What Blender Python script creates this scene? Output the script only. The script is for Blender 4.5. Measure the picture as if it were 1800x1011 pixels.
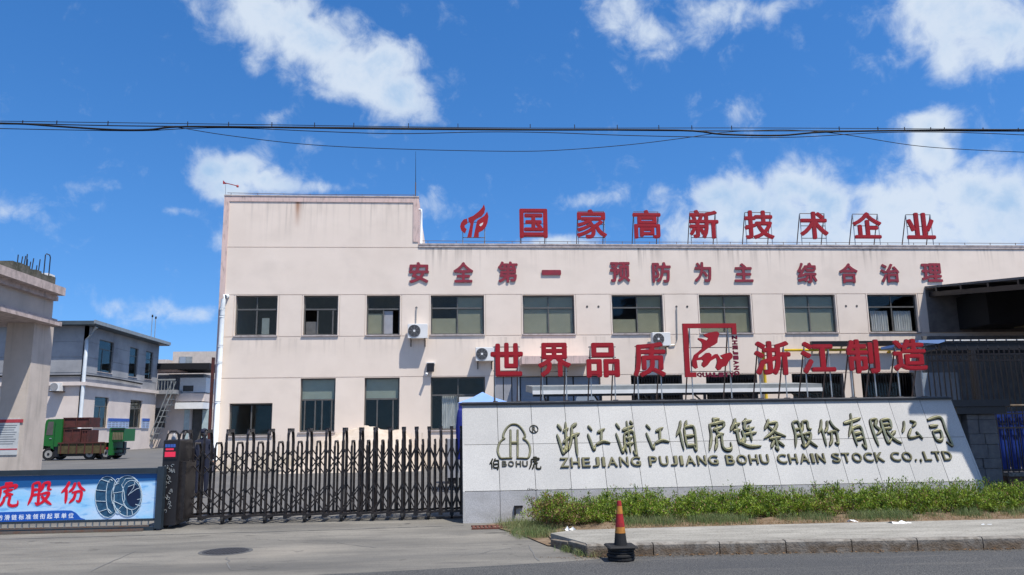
import bpy, math, random
from mathutils import Vector, Matrix
R = math.radians
random.seed(7)
for _o in list(bpy.data.objects): bpy.data.objects.remove(_o)
SC = bpy.context.scene
COL = SC.collection
# ------------------------------------------------------------------ camera
F, CX, CY, EYE = 1367.0, 900.0, 505.5, 1.5
_dy = Vector((797-CX, 752-CY, F)); _dx = Vector((18100, 0, F)); _dx.y = -(_dx.x*_dy.x+_dx.z*_dy.z)/_dy.y
_dx.normalize(); _dy.normalize(); _dz = -_dx.cross(_dy)
if _dz.y > 0: _dz = -_dz
cam = bpy.data.cameras.new('camera'); camo = bpy.data.objects.new('camera', cam); COL.objects.link(camo)
cam.sensor_width = 36; cam.lens = F/1800*36; cam.clip_end = 3000; cam.clip_start = .1
# rows: camera axes (right, up, back) in world coordinates
rt = Vector((_dx.x, _dy.x, _dz.x)); up = -Vector((_dx.y, _dy.y, _dz.y)); bk = -Vector((_dx.z, _dy.z, _dz.z))
camo.matrix_world = Matrix(((rt.x, up.x, bk.x, 0), (rt.y, up.y, bk.y, 0), (rt.z, up.z, bk.z, EYE), (0, 0, 0, 1)))
SC.camera = camo
# ------------------------------------------------------------------ sun, exposure
AZ, EL = 39.0, 64.0
SUN = Vector((math.sin(R(AZ))*math.cos(R(EL)), -math.cos(R(AZ))*math.cos(R(EL)), math.sin(R(EL))))
sl = bpy.data.lights.new('sun', 'SUN'); sl.energy = 5.0; sl.angle = R(.5); sl.color = (1, .945, .85)
so = bpy.data.objects.new('sun', sl); COL.objects.link(so); so.rotation_euler = SUN.to_track_quat('Z', 'Y').to_euler(); so.location = (20, -20, 40)
SC.view_settings.view_transform = 'Standard'; SC.view_settings.look = 'None'; SC.view_settings.gamma = 1
SC.view_settings.exposure = 0.30; SC.view_settings.use_curve_mapping = False
# ------------------------------------------------------------------ sky with clouds
W = bpy.data.worlds.new('World'); SC.world = W; W.use_nodes = True
wt = W.node_tree; wt.nodes.clear()
def wn(t, **k):
    n = wt.nodes.new(t)
    for a, b in k.items(): setattr(n, a, b)
    return n
def wl_(a, b): wt.links.new(a, b)
def wm(op, a, b=None, c=None, clamp=False):
    n = wn('ShaderNodeMath', operation=op, use_clamp=clamp)
    for i, x in enumerate((a, b, c)):
        if x is None: continue
        if isinstance(x, (int, float)): n.inputs[i].default_value = x
        else: wl_(x, n.inputs[i])
    return n.outputs[0]
def wdot(a, v):
    n = wn('ShaderNodeVectorMath', operation='DOT_PRODUCT'); wl_(a, n.inputs[0]); n.inputs[1].default_value = v; return n.outputs['Value']
def build_sky():
    sky = wn('ShaderNodeTexSky', sky_type='NISHITA', sun_disc=False); sky.sun_elevation = R(EL); sky.sun_rotation = R(180-AZ)
    sky.air_density = 1.0; sky.dust_density = .25; sky.ozone_density = 4.5
    tc = wn('ShaderNodeTexCoord'); d = tc.outputs['Generated']
    # the humid summer air shows little of the pale band at the horizon: look the sky up a little higher
    sx_ = wn('ShaderNodeSeparateXYZ'); wl_(d, sx_.inputs[0]); cx_ = wn('ShaderNodeCombineXYZ'); wl_(sx_.outputs[0], cx_.inputs[0]); wl_(sx_.outputs[1], cx_.inputs[1])
    wl_(wm('MULTIPLY_ADD', wm('MAXIMUM', sx_.outputs[2], 0), .90, .125), cx_.inputs[2]); wl_(cx_.outputs[0], sky.inputs[0])
    hs = wn('ShaderNodeHueSaturation'); hs.inputs['Saturation'].default_value = 1.27; hs.inputs['Hue'].default_value = .504
    wl_(sky.outputs[0], hs.inputs['Color'])
    sc_ = wn('ShaderNodeVectorMath', operation='SCALE'); wl_(hs.outputs[0], sc_.inputs[0]); sc_.inputs['Scale'].default_value = .15
    skyc = sc_.outputs[0]
    def noise(scale, det, rough, off=(0, 0, 0), dist=0):
        mp = wn('ShaderNodeMapping'); wl_(d, mp.inputs[0]); mp.inputs['Location'].default_value = off
        n = wn('ShaderNodeTexNoise'); wl_(mp.outputs[0], n.inputs[0]); n.inputs['Scale'].default_value = scale
        n.inputs['Detail'].default_value = det; n.inputs['Roughness'].default_value = rough; n.inputs['Distortion'].default_value = dist
        return n
    w = wm('MAXIMUM', wdot(d, -bk), .05)
    u = wm('DIVIDE', wdot(d, rt), w); v = wm('DIVIDE', wdot(d, up), w)
    nw = noise(9, 4, .55); sp = wn('ShaderNodeSeparateColor'); wl_(nw.outputs['Color'], sp.inputs[0])
    u = wm('ADD', u, wm('MULTIPLY', wm('SUBTRACT', sp.outputs[0], .5), .05)); v = wm('ADD', v, wm('MULTIPLY', wm('SUBTRACT', sp.outputs[1], .5), .05))
    blobs = [(455,18,95,50,20,1),(555,70,95,50,40,1),(640,125,85,48,25,1),(705,170,50,40,40,1),(690,108,52,32,0,1),(440,105,32,25,50,.42),(560,150,95,22,15,.5),
      (368,300,34,30,0,1),(425,296,42,32,0,1),(478,322,46,22,15,1),(560,332,50,12,0,.5),(400,332,48,20,0,.9),(768,365,42,26,0,.55),(490,207,24,14,0,.4),(655,238,30,10,-8,.42),(548,262,24,14,0,.34),
      (60,372,45,20,10,.5),(4,368,20,22,0,.6),(240,548,85,26,12,.55),(352,562,32,16,0,.5),(322,369,22,9,0,.5),(90,395,30,10,0,.3),
      (1090,25,60,40,0,.7),(1150,70,48,38,20,.72),(1265,30,70,34,-10,.66),(1355,12,70,20,-20,.55),(1690,20,110,62,0,1),(1770,55,100,60,-10,1),(1655,95,50,38,0,.8),(1625,20,40,50,0,.9),
      (1300,205,22,20,0,.42),(1637,222,44,28,0,1.2),(1640,270,50,36,0,1.1),(1275,335,52,34,0,1),(1390,325,62,40,0,1),(1445,345,46,44,0,1),(1330,375,110,48,0,1),(1585,345,70,48,0,.9),
      (1700,325,75,48,0,1),(1770,345,60,45,0,1),(1690,395,180,60,0,1),(1480,410,220,36,0,.95),(1280,410,90,30,0,.8),(1060,340,66,19,-12,.6),(1165,345,24,20,-20,.6),(975,425,60,14,0,.9),(1200,395,40,26,0,.5),
      (190,600,50,18,0,.3),(150,330,60,12,0,.25),(390,425,26,22,0,.5)]
    den = None
    for (cx_, cy_, rx, ry, rot, st) in blobs:
        a = R(-rot); u0, v0 = (cx_-CX)/F, (CY-cy_)/F
        du = wm('SUBTRACT', u, u0); dv = wm('SUBTRACT', v, v0)
        p = wm('MULTIPLY_ADD', du, math.cos(a)*F/rx/1.1, wm('MULTIPLY', dv, math.sin(a)*F/rx/1.1))
        q = wm('MULTIPLY_ADD', dv, math.cos(a)*F/ry/1.1, wm('MULTIPLY', du, -math.sin(a)*F/ry/1.1))
        r2 = wm('MULTIPLY_ADD', p, p, wm('MULTIPLY', q, q))
        g = wm('MULTIPLY', wm('POWER', 2.0, wm('MULTIPLY', r2, -1.35)), st)
        den = g if den is None else wm('ADD', wm('MAXIMUM', den, g), wm('MULTIPLY', wm('MINIMUM', den, g), .25))
    fine = noise(26, 10, .62, (3, 1, 2), .3); big = noise(7, 5, .6, (1, 5, 2))
    fb = wm('SUBTRACT', fine.outputs[0], .5)
    # beyond the part of the sky seen here the same fair-weather clouds go on, from noise
    far = noise(2.6, 7, .58, (4, 2, 7))
    inside = wm('MULTIPLY', wm('LESS_THAN', wm('ABSOLUTE', u), .74), wm('MULTIPLY', wm('LESS_THAN', wm('ABSOLUTE', v), .44), wm('GREATER_THAN', wdot(d, -bk), .2)))
    gen = wm('MULTIPLY', wm('SUBTRACT', far.outputs[0], .40), 3.6)
    den = wm('ADD', wm('MULTIPLY', den, inside), wm('MULTIPLY', gen, wm('SUBTRACT', 1, inside)))
    dd = wm('MULTIPLY_ADD', fb, 1.7, den)
    mr = wn('ShaderNodeMapRange', interpolation_type='SMOOTHSTEP'); wl_(dd, mr.inputs[0]); mr.inputs[1].default_value = .12; mr.inputs[2].default_value = 1.02
    core = wn('ShaderNodeMapRange', interpolation_type='SMOOTHSTEP'); wl_(wm('MULTIPLY_ADD', wm('SUBTRACT', big.outputs[0], .5), 2.4, dd), core.inputs[0]); core.inputs[1].default_value = .75; core.inputs[2].default_value = 1.75
    cm = wn('ShaderNodeMix', data_type='RGBA'); wl_(core.outputs[0], cm.inputs['Factor']); cm.inputs['A'].default_value = (.58, .655, .75, 1); cm.inputs['B'].default_value = (.33, .48, .68, 1)
    mx = wn('ShaderNodeMix', data_type='RGBA'); wl_(wm('MULTIPLY', mr.outputs[0], .92), mx.inputs['Factor']); wl_(skyc, mx.inputs['A']); wl_(cm.outputs['Result'], mx.inputs['B'])
    bg = wn('ShaderNodeBackground'); wl_(mx.outputs['Result'], bg.inputs[0]); bg.inputs[1].default_value = 1
    wo = wn('ShaderNodeOutputWorld'); wl_(bg.outputs[0], wo.inputs[0])
build_sky()
# ------------------------------------------------------------------ measuring helpers: where a point of the photograph stands on a wall or on the ground
def ray(px, py):
    r = Vector((px-CX, py-CY, F)); return Vector((r.dot(_dx), r.dot(_dy), r.dot(_dz)))
def U(px, py, Y=None, Z=None, X=None):
    r = ray(px, py)
    t = Y/r.y if Y is not None else ((Z-EYE)/r.z if Z is not None else X/r.x)
    return Vector((r.x*t, r.y*t, r.z*t+EYE))
# ------------------------------------------------------------------ materials
def mat(name, col, rough=.8, var=.12, vscale=3.0, bump=0, bscale=60, metal=0, spec=.3, col2=None, det=6, stretch=(1, 1, 1), fac=(.35, .65)):
    m = bpy.data.materials.new(name); m.use_nodes = True; nt = m.node_tree; b = nt.nodes['Principled BSDF']
    b.inputs['Roughness'].default_value = rough; b.inputs['Metallic'].default_value = metal; b.inputs['Specular IOR Level'].default_value = spec
    tc = nt.nodes.new('ShaderNodeTexCoord'); mp = nt.nodes.new('ShaderNodeMapping'); nt.links.new(tc.outputs['Object'], mp.inputs[0]); mp.inputs['Scale'].default_value = stretch
    n = nt.nodes.new('ShaderNodeTexNoise'); n.inputs['Scale'].default_value = vscale; n.inputs['Detail'].default_value = det; n.inputs['Roughness'].default_value = .62
    nt.links.new(mp.outputs[0], n.inputs[0])
    mr = nt.nodes.new('ShaderNodeMapRange'); mr.inputs[1].default_value, mr.inputs[2].default_value = fac; nt.links.new(n.outputs[0], mr.inputs[0])
    mx = nt.nodes.new('ShaderNodeMix'); mx.data_type = 'RGBA'; nt.links.new(mr.outputs[0], mx.inputs['Factor'])
    c1 = col; c2 = col2 or tuple(c*(1-2*var) for c in col)
    mx.inputs['A'].default_value = (*c1, 1); mx.inputs['B'].default_value = (*c2, 1)
    nt.links.new(mx.outputs['Result'], b.inputs['Base Color'])
    if bump:
        n2 = nt.nodes.new('ShaderNodeTexNoise'); n2.inputs['Scale'].default_value = bscale; n2.inputs['Detail'].default_value = 5; nt.links.new(tc.outputs['Object'], n2.inputs[0])
        bp = nt.nodes.new('ShaderNodeBump'); bp.inputs['Strength'].default_value = bump; bp.inputs['Distance'].default_value = .02
        nt.links.new(n2.outputs[0], bp.inputs['Height']); nt.links.new(bp.outputs[0], b.inputs['Normal'])
    m['mixout'] = mx.name
    return m
def nodes_of(m):
    nt = m.node_tree; b = nt.nodes['Principled BSDF']; mx = nt.nodes[m['mixout']]
    tc = next(n for n in nt.nodes if n.type == 'TEX_COORD'); return nt, b, mx, tc
def overlay(m, col, build):
    """lay another colour over the base through a mask built by build(nt, objectcoord) -> socket"""
    nt, b, mx, tc = nodes_of(m); f = build(nt, tc.outputs['Object'])
    prev = b.inputs['Base Color'].links[0].from_socket
    m2 = nt.nodes.new('ShaderNodeMix'); m2.data_type = 'RGBA'; nt.links.new(prev, m2.inputs['A']); m2.inputs['B'].default_value = (*col, 1)
    nt.links.new(f, m2.inputs['Factor']); nt.links.new(m2.outputs['Result'], b.inputs['Base Color'])
def nmath(nt, op, a, b=None, c=None):
    n = nt.nodes.new('ShaderNodeMath'); n.operation = op
    for i, x in enumerate((a, b, c)):
        if x is None: continue
        if isinstance(x, (int, float)): n.inputs[i].default_value = x
        else: nt.links.new(x, n.inputs[i])
    return n.outputs[0]
def nnoise(nt, co, scale, det=5, stretch=(1, 1, 1), off=(0, 0, 0), lo=.4, hi=.6):
    mp = nt.nodes.new('ShaderNodeMapping'); nt.links.new(co, mp.inputs[0]); mp.inputs['Scale'].default_value = stretch; mp.inputs['Location'].default_value = off
    n = nt.nodes.new('ShaderNodeTexNoise'); n.inputs['Scale'].default_value = scale; n.inputs['Detail'].default_value = det; nt.links.new(mp.outputs[0], n.inputs[0])
    r = nt.nodes.new('ShaderNodeMapRange'); r.inputs[1].default_value = lo; r.inputs[2].default_value = hi; nt.links.new(n.outputs[0], r.inputs[0]); return r.outputs[0]
def nramp(nt, s, a, b):
    r = nt.nodes.new('ShaderNodeMapRange'); r.inputs[1].default_value = a; r.inputs[2].default_value = b; nt.links.new(s, r.inputs[0]); return r.outputs[0]
def nsep(nt, co):
    s = nt.nodes.new('ShaderNodeSeparateXYZ'); nt.links.new(co, s.inputs[0]); return s.outputs

M = {}
M['facade'] = mat('cream_render', (.78, .672, .578), .9, vscale=.5, col2=(.72, .615, .525), bump=.12, bscale=25)
def _streak(nt, co):      # rain streaks that start under the two parapets
    x, y, z = nsep(nt, co)
    s = nmath(nt, 'MULTIPLY', nnoise(nt, co, 5, 5, (1.3, 1, .06), lo=.48, hi=.68), nnoise(nt, co, .8, 3, (1, 1, .1), (3, 0, 0), lo=.38, hi=.6))
    left = nmath(nt, 'LESS_THAN', x, -1.35)
    za = nramp(nt, z, 8.2, 10.75); zb = nramp(nt, z, 6.9, 8.75)
    k = nmath(nt, 'ADD', nmath(nt, 'MULTIPLY', left, nmath(nt, 'POWER', za, 2.2)), nmath(nt, 'MULTIPLY', nmath(nt, 'SUBTRACT', 1, left), nmath(nt, 'POWER', zb, 3)))
    return nmath(nt, 'MULTIPLY', nmath(nt, 'MULTIPLY', s, k), .85)
overlay(M['facade'], (.24, .21, .19), _streak)
def _runs(nt, co):
    x, y, z = nsep(nt, co); o_ = None
    for zt in (5.05, 1.33):
        k = nmath(nt, 'MULTIPLY', nramp(nt, z, zt-.9, zt), nmath(nt, 'LESS_THAN', z, zt)); o_ = k if o_ is None else nmath(nt, 'ADD', o_, k)
    return nmath(nt, 'MULTIPLY', nmath(nt, 'MULTIPLY', nnoise(nt, co, 6, 5, (1.2, 1, .08), (2, 0, 0), .5, .74), nmath(nt, 'POWER', o_, 1.5)), .42)
overlay(M['facade'], (.27, .23, .20), _runs)
overlay(M['facade'], (.50, .43, .37), lambda nt, co: nmath(nt, 'MULTIPLY', nnoise(nt, co, .9, 7, (1, 1, 1.4), (9, 0, 3), .5, .85), .35))
def _rust(nt, co):
    x, y, z = nsep(nt, co)
    g = nmath(nt, 'POWER', 2.0, nmath(nt, 'MULTIPLY', nmath(nt, 'POWER', nmath(nt, 'MULTIPLY', nmath(nt, 'ADD', x, 6.28), 11), 2), -1))
    return nmath(nt, 'MULTIPLY', nmath(nt, 'MULTIPLY', g, nramp(nt, z, 9.5, 10.5)), .75)
overlay(M['facade'], (.33, .13, .05), _rust)
def _low(nt, co):
    x, y, z = nsep(nt, co)
    return nmath(nt, 'MULTIPLY', nmath(nt, 'MULTIPLY', nramp(nt, z, 1.3, .3), nnoise(nt, co, 1.6, 6, lo=.35, hi=.62)), .55)
overlay(M['facade'], (.46, .40, .25), _low)
M['pink'] = mat('faded_pink_paint', (.68, .50, .45), .9, vscale=2, col2=(.56, .44, .40), stretch=(2, 1, .4))
overlay(M['pink'], (.12, .10, .09), lambda nt, co: nmath(nt, 'MULTIPLY', nnoise(nt, co, 6, 6, (2, 1, .5), lo=.52, hi=.75), .5))
M['coping'] = mat('weathered_coping', (.50, .44, .42), .9, vscale=4, col2=(.25, .21, .20), fac=(.42, .75))
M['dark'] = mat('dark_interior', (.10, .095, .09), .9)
M['frame'] = mat('bronze_aluminium', (.15, .145, .135), .5, metal=.4)
M['frame_light'] = mat('grey_aluminium', (.32, .34, .34), .45, metal=.3)
M['blind'] = mat('green_grey_blind', (.34, .33, .26), .8, var=.06, vscale=2)
M['blind_pale'] = mat('pale_blind', (.34, .38, .36), .8, var=.05)
M['curtain'] = mat('pale_curtain', (.74, .75, .80), .8, var=.2, vscale=8, stretch=(4, 1, .3))
M['white'] = mat('white_paint', (.74, .74, .73), .5, var=.05)
M['pipe'] = mat('white_pvc', (.70, .74, .76), .4, var=.06, vscale=5)
M['grey'] = mat('grey_paint', (.28, .28, .29), .7)
M['black'] = mat('black_steel', (.022, .02, .022), .38, metal=.3, spec=.5, var=.1)
M['gate'] = mat('dark_gate_steel', (.010, .008, .009), .34, metal=.15, spec=.5, vscale=9, col2=(.03, .024, .022))
M['steel'] = mat('bare_steel', (.42, .43, .42), .4, metal=.6)
M['ruststeel'] = mat('dull_angle_steel', (.13, .12, .11), .6, metal=.3, vscale=8, col2=(.16, .09, .06))
M['red'] = mat('red_sign_enamel', (.34, .002, .009), .5, var=.12, vscale=2, spec=.4)
M['red_side'] = M['red']
M['redfaded'] = mat('faded_red_plastic', (.28, .025, .045), .6, vscale=6, col2=(.19, .03, .045))
M['letterback'] = mat('letter_return_grey', (.20, .15, .15), .6)
M['maroon'] = mat('maroon_small_letters', (.16, .008, .03), .5)
M['gold_dim'] = mat('dull_bronze_face', (.13, .125, .07), .5, metal=.4)
M['gold'] = mat('bronze_gold', (.50, .48, .30), .48, metal=.7, var=.18, vscale=6)
M['bronze_dark'] = mat('bronze_dark', (.035, .034, .022), .5, metal=.2, spec=.3)
M['granite'] = mat('speckled_granite', (.465, .455, .435), .55, vscale=75, col2=(.33, .325, .312), det=5, bump=.05, bscale=200, fac=(.38, .68))
overlay(M['granite'], (.29, .285, .28), lambda nt, co: nmath(nt, 'MULTIPLY', nnoise(nt, co, 1.4, 6, lo=.4, hi=.8), .45))
def _slabvar(m, k):
    nt, b, mx, tc = nodes_of(m); oi = nt.nodes.new('ShaderNodeObjectInfo'); prev = b.inputs['Base Color'].links[0].from_socket
    hv = nt.nodes.new('ShaderNodeHueSaturation'); nt.links.new(prev, hv.inputs['Color']); nt.links.new(nmath(nt, 'MULTIPLY_ADD', oi.outputs['Random'], k, 1-k/2), hv.inputs['Value']); nt.links.new(hv.outputs[0], b.inputs['Base Color'])
_slabvar(M['granite'], .10)
M['granite_dark'] = mat('polished_grey_granite', (.52, .51, .505), .5, vscale=75, col2=(.34, .335, .335), det=4, bump=.05, bscale=150)
overlay(M['granite_dark'], (.24, .23, .21), lambda nt, co: nmath(nt, 'MULTIPLY', nnoise(nt, co, 2.5, 6, (1, 1, 2), lo=.45, hi=.75), .5))
M['mortar'] = mat('joint_mortar', (.16, .16, .16), .95)
M['concrete'] = mat('apron_concrete', (.225, .21, .182), .85, vscale=.9, col2=(.125, .118, .105), bump=.35, bscale=45, fac=(.3, .7), stretch=(.5, 1.6, 1))
overlay(M['concrete'], (.10, .098, .095), lambda nt, co: nmath(nt, 'MULTIPLY', nnoise(nt, co, 1.1, 8, (.4, 1.7, 1), (3, 2, 0), .52, .8), .75))
overlay(M['concrete'], (.06, .058, .055), lambda nt, co: nmath(nt, 'MULTIPLY', nnoise(nt, co, 55, 4, lo=.55, hi=.7), .5))
overlay(M['concrete'], (.09, .085, .08), lambda nt, co: nmath(nt, 'MULTIPLY', nnoise(nt, co, 3.2, 7, (.5, 2.2, 1), (7, 1, 0), .56, .68), .55))
overlay(M['concrete'], (.32, .285, .235), lambda nt, co: nmath(nt, 'MULTIPLY', nnoise(nt, co, .35, 5, (1, 1, 1), (-2.4, 0, 0), .55, .75), .5))
overlay(M['concrete'], (.075, .073, .07), lambda nt, co: nmath(nt, 'MULTIPLY', nnoise(nt, co, .45, 4, (.35, 1.6, 1), (1, 6, 0), .48, .66), .6))
overlay(M['concrete'], (.045, .043, .04), lambda nt, co: nmath(nt, 'MULTIPLY', nnoise(nt, co, 2.3, 6, (1, 1, 1), (2, 2, 5), .66, .72), .6))
M['yard'] = mat('yard_concrete', (.135, .13, .122), .85, vscale=.5, col2=(.10, .098, .098), bump=.2, bscale=30)
M['asphalt'] = mat('asphalt', (.045, .046, .048), .8, vscale=70, col2=(.15, .147, .14), det=5, bump=.8, bscale=70, fac=(.42, .72))
overlay(M['asphalt'], (.20, .185, .16), lambda nt, co: nmath(nt, 'MULTIPLY', nnoise(nt, co, 1.6, 6, (.25, 2.5, 1), (5, 2, 0), .56, .74), .35))
overlay(M['asphalt'], (.05, .052, .056), lambda nt, co: nmath(nt, 'MULTIPLY', nnoise(nt, co, .9, 6, (.35, 1.5, 1), lo=.45, hi=.7), .6))
M['soil'] = mat('dry_soil', (.21, .155, .105), .95, vscale=6, col2=(.13, .085, .05), bump=.6, bscale=30)
M['kerb'] = mat('kerb_concrete', (.27, .25, .22), .9, vscale=4, col2=(.15, .14, .125), bump=.5, bscale=50)
overlay(M['kerb'], (.13, .095, .065), lambda nt, co: nmath(nt, 'MULTIPLY', nramp(nt, nsep(nt, co)[2], .135, .06), nnoise(nt, co, 7, 6, lo=.2, hi=.55)))
overlay(M['kerb'], (.07, .055, .04), lambda nt, co: nmath(nt, 'MULTIPLY', nnoise(nt, co, 14, 6, lo=.5, hi=.68), .6))
M['pave'] = mat('pavement_concrete', (.32, .305, .27), .9, vscale=2.2, col2=(.21, .20, .175), bump=.35, bscale=60, stretch=(.6, 2, 1))
overlay(M['pave'], (.08, .07, .06), lambda nt, co: nmath(nt, 'MULTIPLY', nnoise(nt, co, 40, 5, lo=.54, hi=.68), .55))
M['gatehouse'] = mat('gatehouse_render', (.56, .49, .435), .9, vscale=1.5, col2=(.46, .405, .36), bump=.1, bscale=25)
overlay(M['gatehouse'], (.22, .20, .18), lambda nt, co: nmath(nt, 'MULTIPLY', nnoise(nt, co, 5, 6, (1.2, 1.2, .12), lo=.55, hi=.75), .4))
M['gatetrim'] = mat('gatehouse_cornice', (.55, .45, .42), .9, vscale=5, col2=(.33, .27, .25), fac=(.4, .7))
overlay(M['gatetrim'], (.10, .09, .085), lambda nt, co: nmath(nt, 'MULTIPLY', nnoise(nt, co, 7, 6, (1, 1, .4), lo=.55, hi=.75), .6))
M['roughcon'] = mat('mossy_raw_concrete', (.12, .115, .10), .95, vscale=6, col2=(.055, .06, .045), bump=.6, bscale=20)
M['greywall'] = mat('grey_cement_wall', (.34, .345, .36), .9, vscale=.35, col2=(.23, .235, .25), bump=.2, bscale=15, fac=(.38, .62))
M['pinkwall'] = mat('pinkish_wall', (.68, .59, .53), .9, vscale=.8, col2=(.58, .50, .455))
M['roofblue'] = mat('blue_grey_roof', (.07, .09, .105), .5, vscale=2)
M['green'] = mat('green_truck_paint', (.012, .12, .02), .45, vscale=5, col2=(.015, .11, .025))
M['brownred'] = mat('rusty_red_steel', (.10, .028, .024), .7, vscale=3, col2=(.05, .022, .018))
M['olive'] = mat('rusty_olive_bed', (.10, .075, .035), .8, vscale=4, col2=(.055, .045, .02))
M['rubber'] = mat('black_rubber', (.018, .018, .019), .75)
M['rim'] = mat('dusty_rim', (.32, .31, .29), .6)
M['blue'] = mat('blue_sheet', (.01, .035, .22), .5, vscale=5, col2=(.008, .02, .12))
M['tentblue'] = mat('navy_cloth', (.012, .022, .20), .7)
M['lightblue'] = mat('light_blue_canvas', (.20, .33, .62), .7, var=.05)
M['palecyan'] = mat('pale_cyan_panel', (.42, .52, .54), .5)
M['yellow'] = mat('yellow_pipe_paint', (.62, .42, .03), .5)
M['shutter'] = mat('blue_grey_shutter', (.27, .32, .39), .6, var=.05)
M['silver'] = mat('silver_panel', (.36, .36, .38), .45, metal=.2, var=.08)
M['stone'] = mat('dark_rough_stone', (.10, .10, .105), .8, vscale=5, col2=(.16, .155, .15), bump=.5, bscale=14)
M['brownwall'] = mat('brown_plinth', (.12, .075, .055), .9)
M['shadegrey'] = mat('painted_shade_grey', (.20, .18, .17), .9, vscale=2, col2=(.12, .11, .105))  # colour of the sheet that paints deep shade under the lean-to
M['khaki'] = mat('khaki_shutter', (.20, .17, .11), .8)
M['sand'] = mat('pale_sand', (.52, .45, .385), .95, vscale=3, col2=(.42, .355, .29), bump=.4, bscale=18)
M['skin'] = mat('skin', (.42, .25, .17), .6)
M['navy'] = mat('navy_uniform', (.02, .024, .045), .85)
M['hair'] = mat('black_hair', (.012, .011, .011), .6)
M['cable'] = mat('black_cable', (.012, .012, .014), .7)
M['paper'] = mat('white_litter', (.75, .74, .72), .8, var=.08)
M['pinkpaper'] = mat('notice_red', (.48, .06, .08), .7)
M['noticewhite'] = mat('notice_paper', (.55, .58, .60), .7)
M['inkgrey'] = mat('printed_grey_lines', (.22, .24, .27), .8)
M['noticeblue'] = mat('notice_blue', (.05, .12, .42), .7)
M['noticepale'] = mat('notice_pale_blue', (.40, .50, .70), .7)
M['coneR'] = mat('cone_red', (.38, .02, .025), .6, vscale=18, col2=(.20, .02, .02))
M['coneY'] = mat('cone_yellow', (.52, .20, .04), .6, vscale=18, col2=(.30, .14, .03))
M['mud'] = mat('red_brown_grate', (.14, .055, .04), .9, vscale=10)
M['printblue'] = mat('print_banner_blue', (.012, .09, .42), .4, var=.05)
M['printwhite'] = mat('print_white', (.72, .78, .84), .4, var=.03)
M['printred'] = mat('print_red', (.62, .008, .03), .4, var=.03)
M['printnavy'] = mat('print_tyre_navy', (.012, .045, .10), .4, vscale=14, col2=(.03, .10, .18))
M['chain'] = mat('print_chain_pale', (.55, .66, .72), .4, var=.04)
def print_bg():
    m = mat('printed_snow_scene', (.26, .56, .82), .35, vscale=1.2, col2=(.56, .66, .80), stretch=(1, 1, 2.5))
    overlay(m, (.10, .33, .66), lambda nt, co: nmath(nt, 'MULTIPLY', nnoise(nt, co, 3, 6, (1.0, 1, 3.2), (4, 0, 1), .56, .66), .75))
    overlay(m, (.012, .09, .26), lambda nt, co: nramp(nt, nmath(nt, 'SUBTRACT', nsep(nt, co)[2], nmath(nt, 'MULTIPLY', nsep(nt, co)[0], .035)), .60, .64))
    return m
M['print'] = print_bg()
def leafmat(name, c, c2, tr=.3):
    m = mat(name, c, .55, vscale=7, col2=c2, spec=.35, fac=(.35, .65)); nt, b, mx, tc = nodes_of(m)
    t = nt.nodes.new('ShaderNodeBsdfTranslucent'); nt.links.new(b.inputs['Base Color'].links[0].from_socket, t.inputs[0])
    ms = nt.nodes.new('ShaderNodeMixShader'); ms.inputs[0].default_value = tr
    out = next(n for n in nt.nodes if n.type == 'OUTPUT_MATERIAL')
    nt.links.new(b.outputs[0], ms.inputs[1]); nt.links.new(t.outputs[0], ms.inputs[2]); nt.links.new(ms.outputs[0], out.inputs[0]); return m
M['leaf'] = leafmat('hedge_leaf', (.27, .36, .028), (.035, .10, .012), .27)
M['leafdry'] = leafmat('dry_leaf', (.26, .15, .07), (.14, .08, .04))
M['grass'] = leafmat('grass_blade', (.12, .20, .06), (.24, .24, .11))
M['strawgrass'] = leafmat('straw_grass', (.36, .25, .12), (.22, .17, .08))
M['twig'] = mat('twig', (.13, .09, .06), .9)
def glass():
    m = bpy.data.materials.new('window_glass'); m.use_nodes = True; nt = m.node_tree; nt.nodes.clear()
    o = nt.nodes.new('ShaderNodeOutputMaterial'); ms = nt.nodes.new('ShaderNodeMixShader'); t = nt.nodes.new('ShaderNodeBsdfTransparent'); g = nt.nodes.new('ShaderNodeBsdfGlossy')
    t.inputs[0].default_value = (.92, .93, .90, 1); g.inputs[0].default_value = (.62, .66, .66, 1); g.inputs['Roughness'].default_value = .03
    fr = nt.nodes.new('ShaderNodeLayerWeight'); fr.inputs[0].default_value = .5
    pw = nt.nodes.new('ShaderNodeMath'); pw.operation = 'POWER'; nt.links.new(fr.outputs['Facing'], pw.inputs[0]); pw.inputs[1].default_value = 4
    ma = nt.nodes.new('ShaderNodeMath'); ma.operation = 'MULTIPLY_ADD'; nt.links.new(pw.outputs[0], ma.inputs[0]); ma.inputs[1].default_value = .7; ma.inputs[2].default_value = .025
    n = nt.nodes.new('ShaderNodeTexNoise'); n.inputs['Scale'].default_value = .8; bp = nt.nodes.new('ShaderNodeBump'); bp.inputs['Strength'].default_value = .25; bp.inputs['Distance'].default_value = .03
    nt.links.new(n.outputs[0], bp.inputs['Height']); nt.links.new(bp.outputs[0], g.inputs['Normal'])
    nt.links.new(ma.outputs[0], ms.inputs[0]); nt.links.new(t.outputs[0], ms.inputs[1]); nt.links.new(g.outputs[0], ms.inputs[2]); nt.links.new(ms.outputs[0], o.inputs[0]); return m
M['glass'] = glass()
overlay(M['red'], (.22, .012, .016), lambda nt, co: nmath(nt, 'MULTIPLY', nnoise(nt, co, 5, 6, (1, 1, .5), lo=.48, hi=.72), .6))
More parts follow.
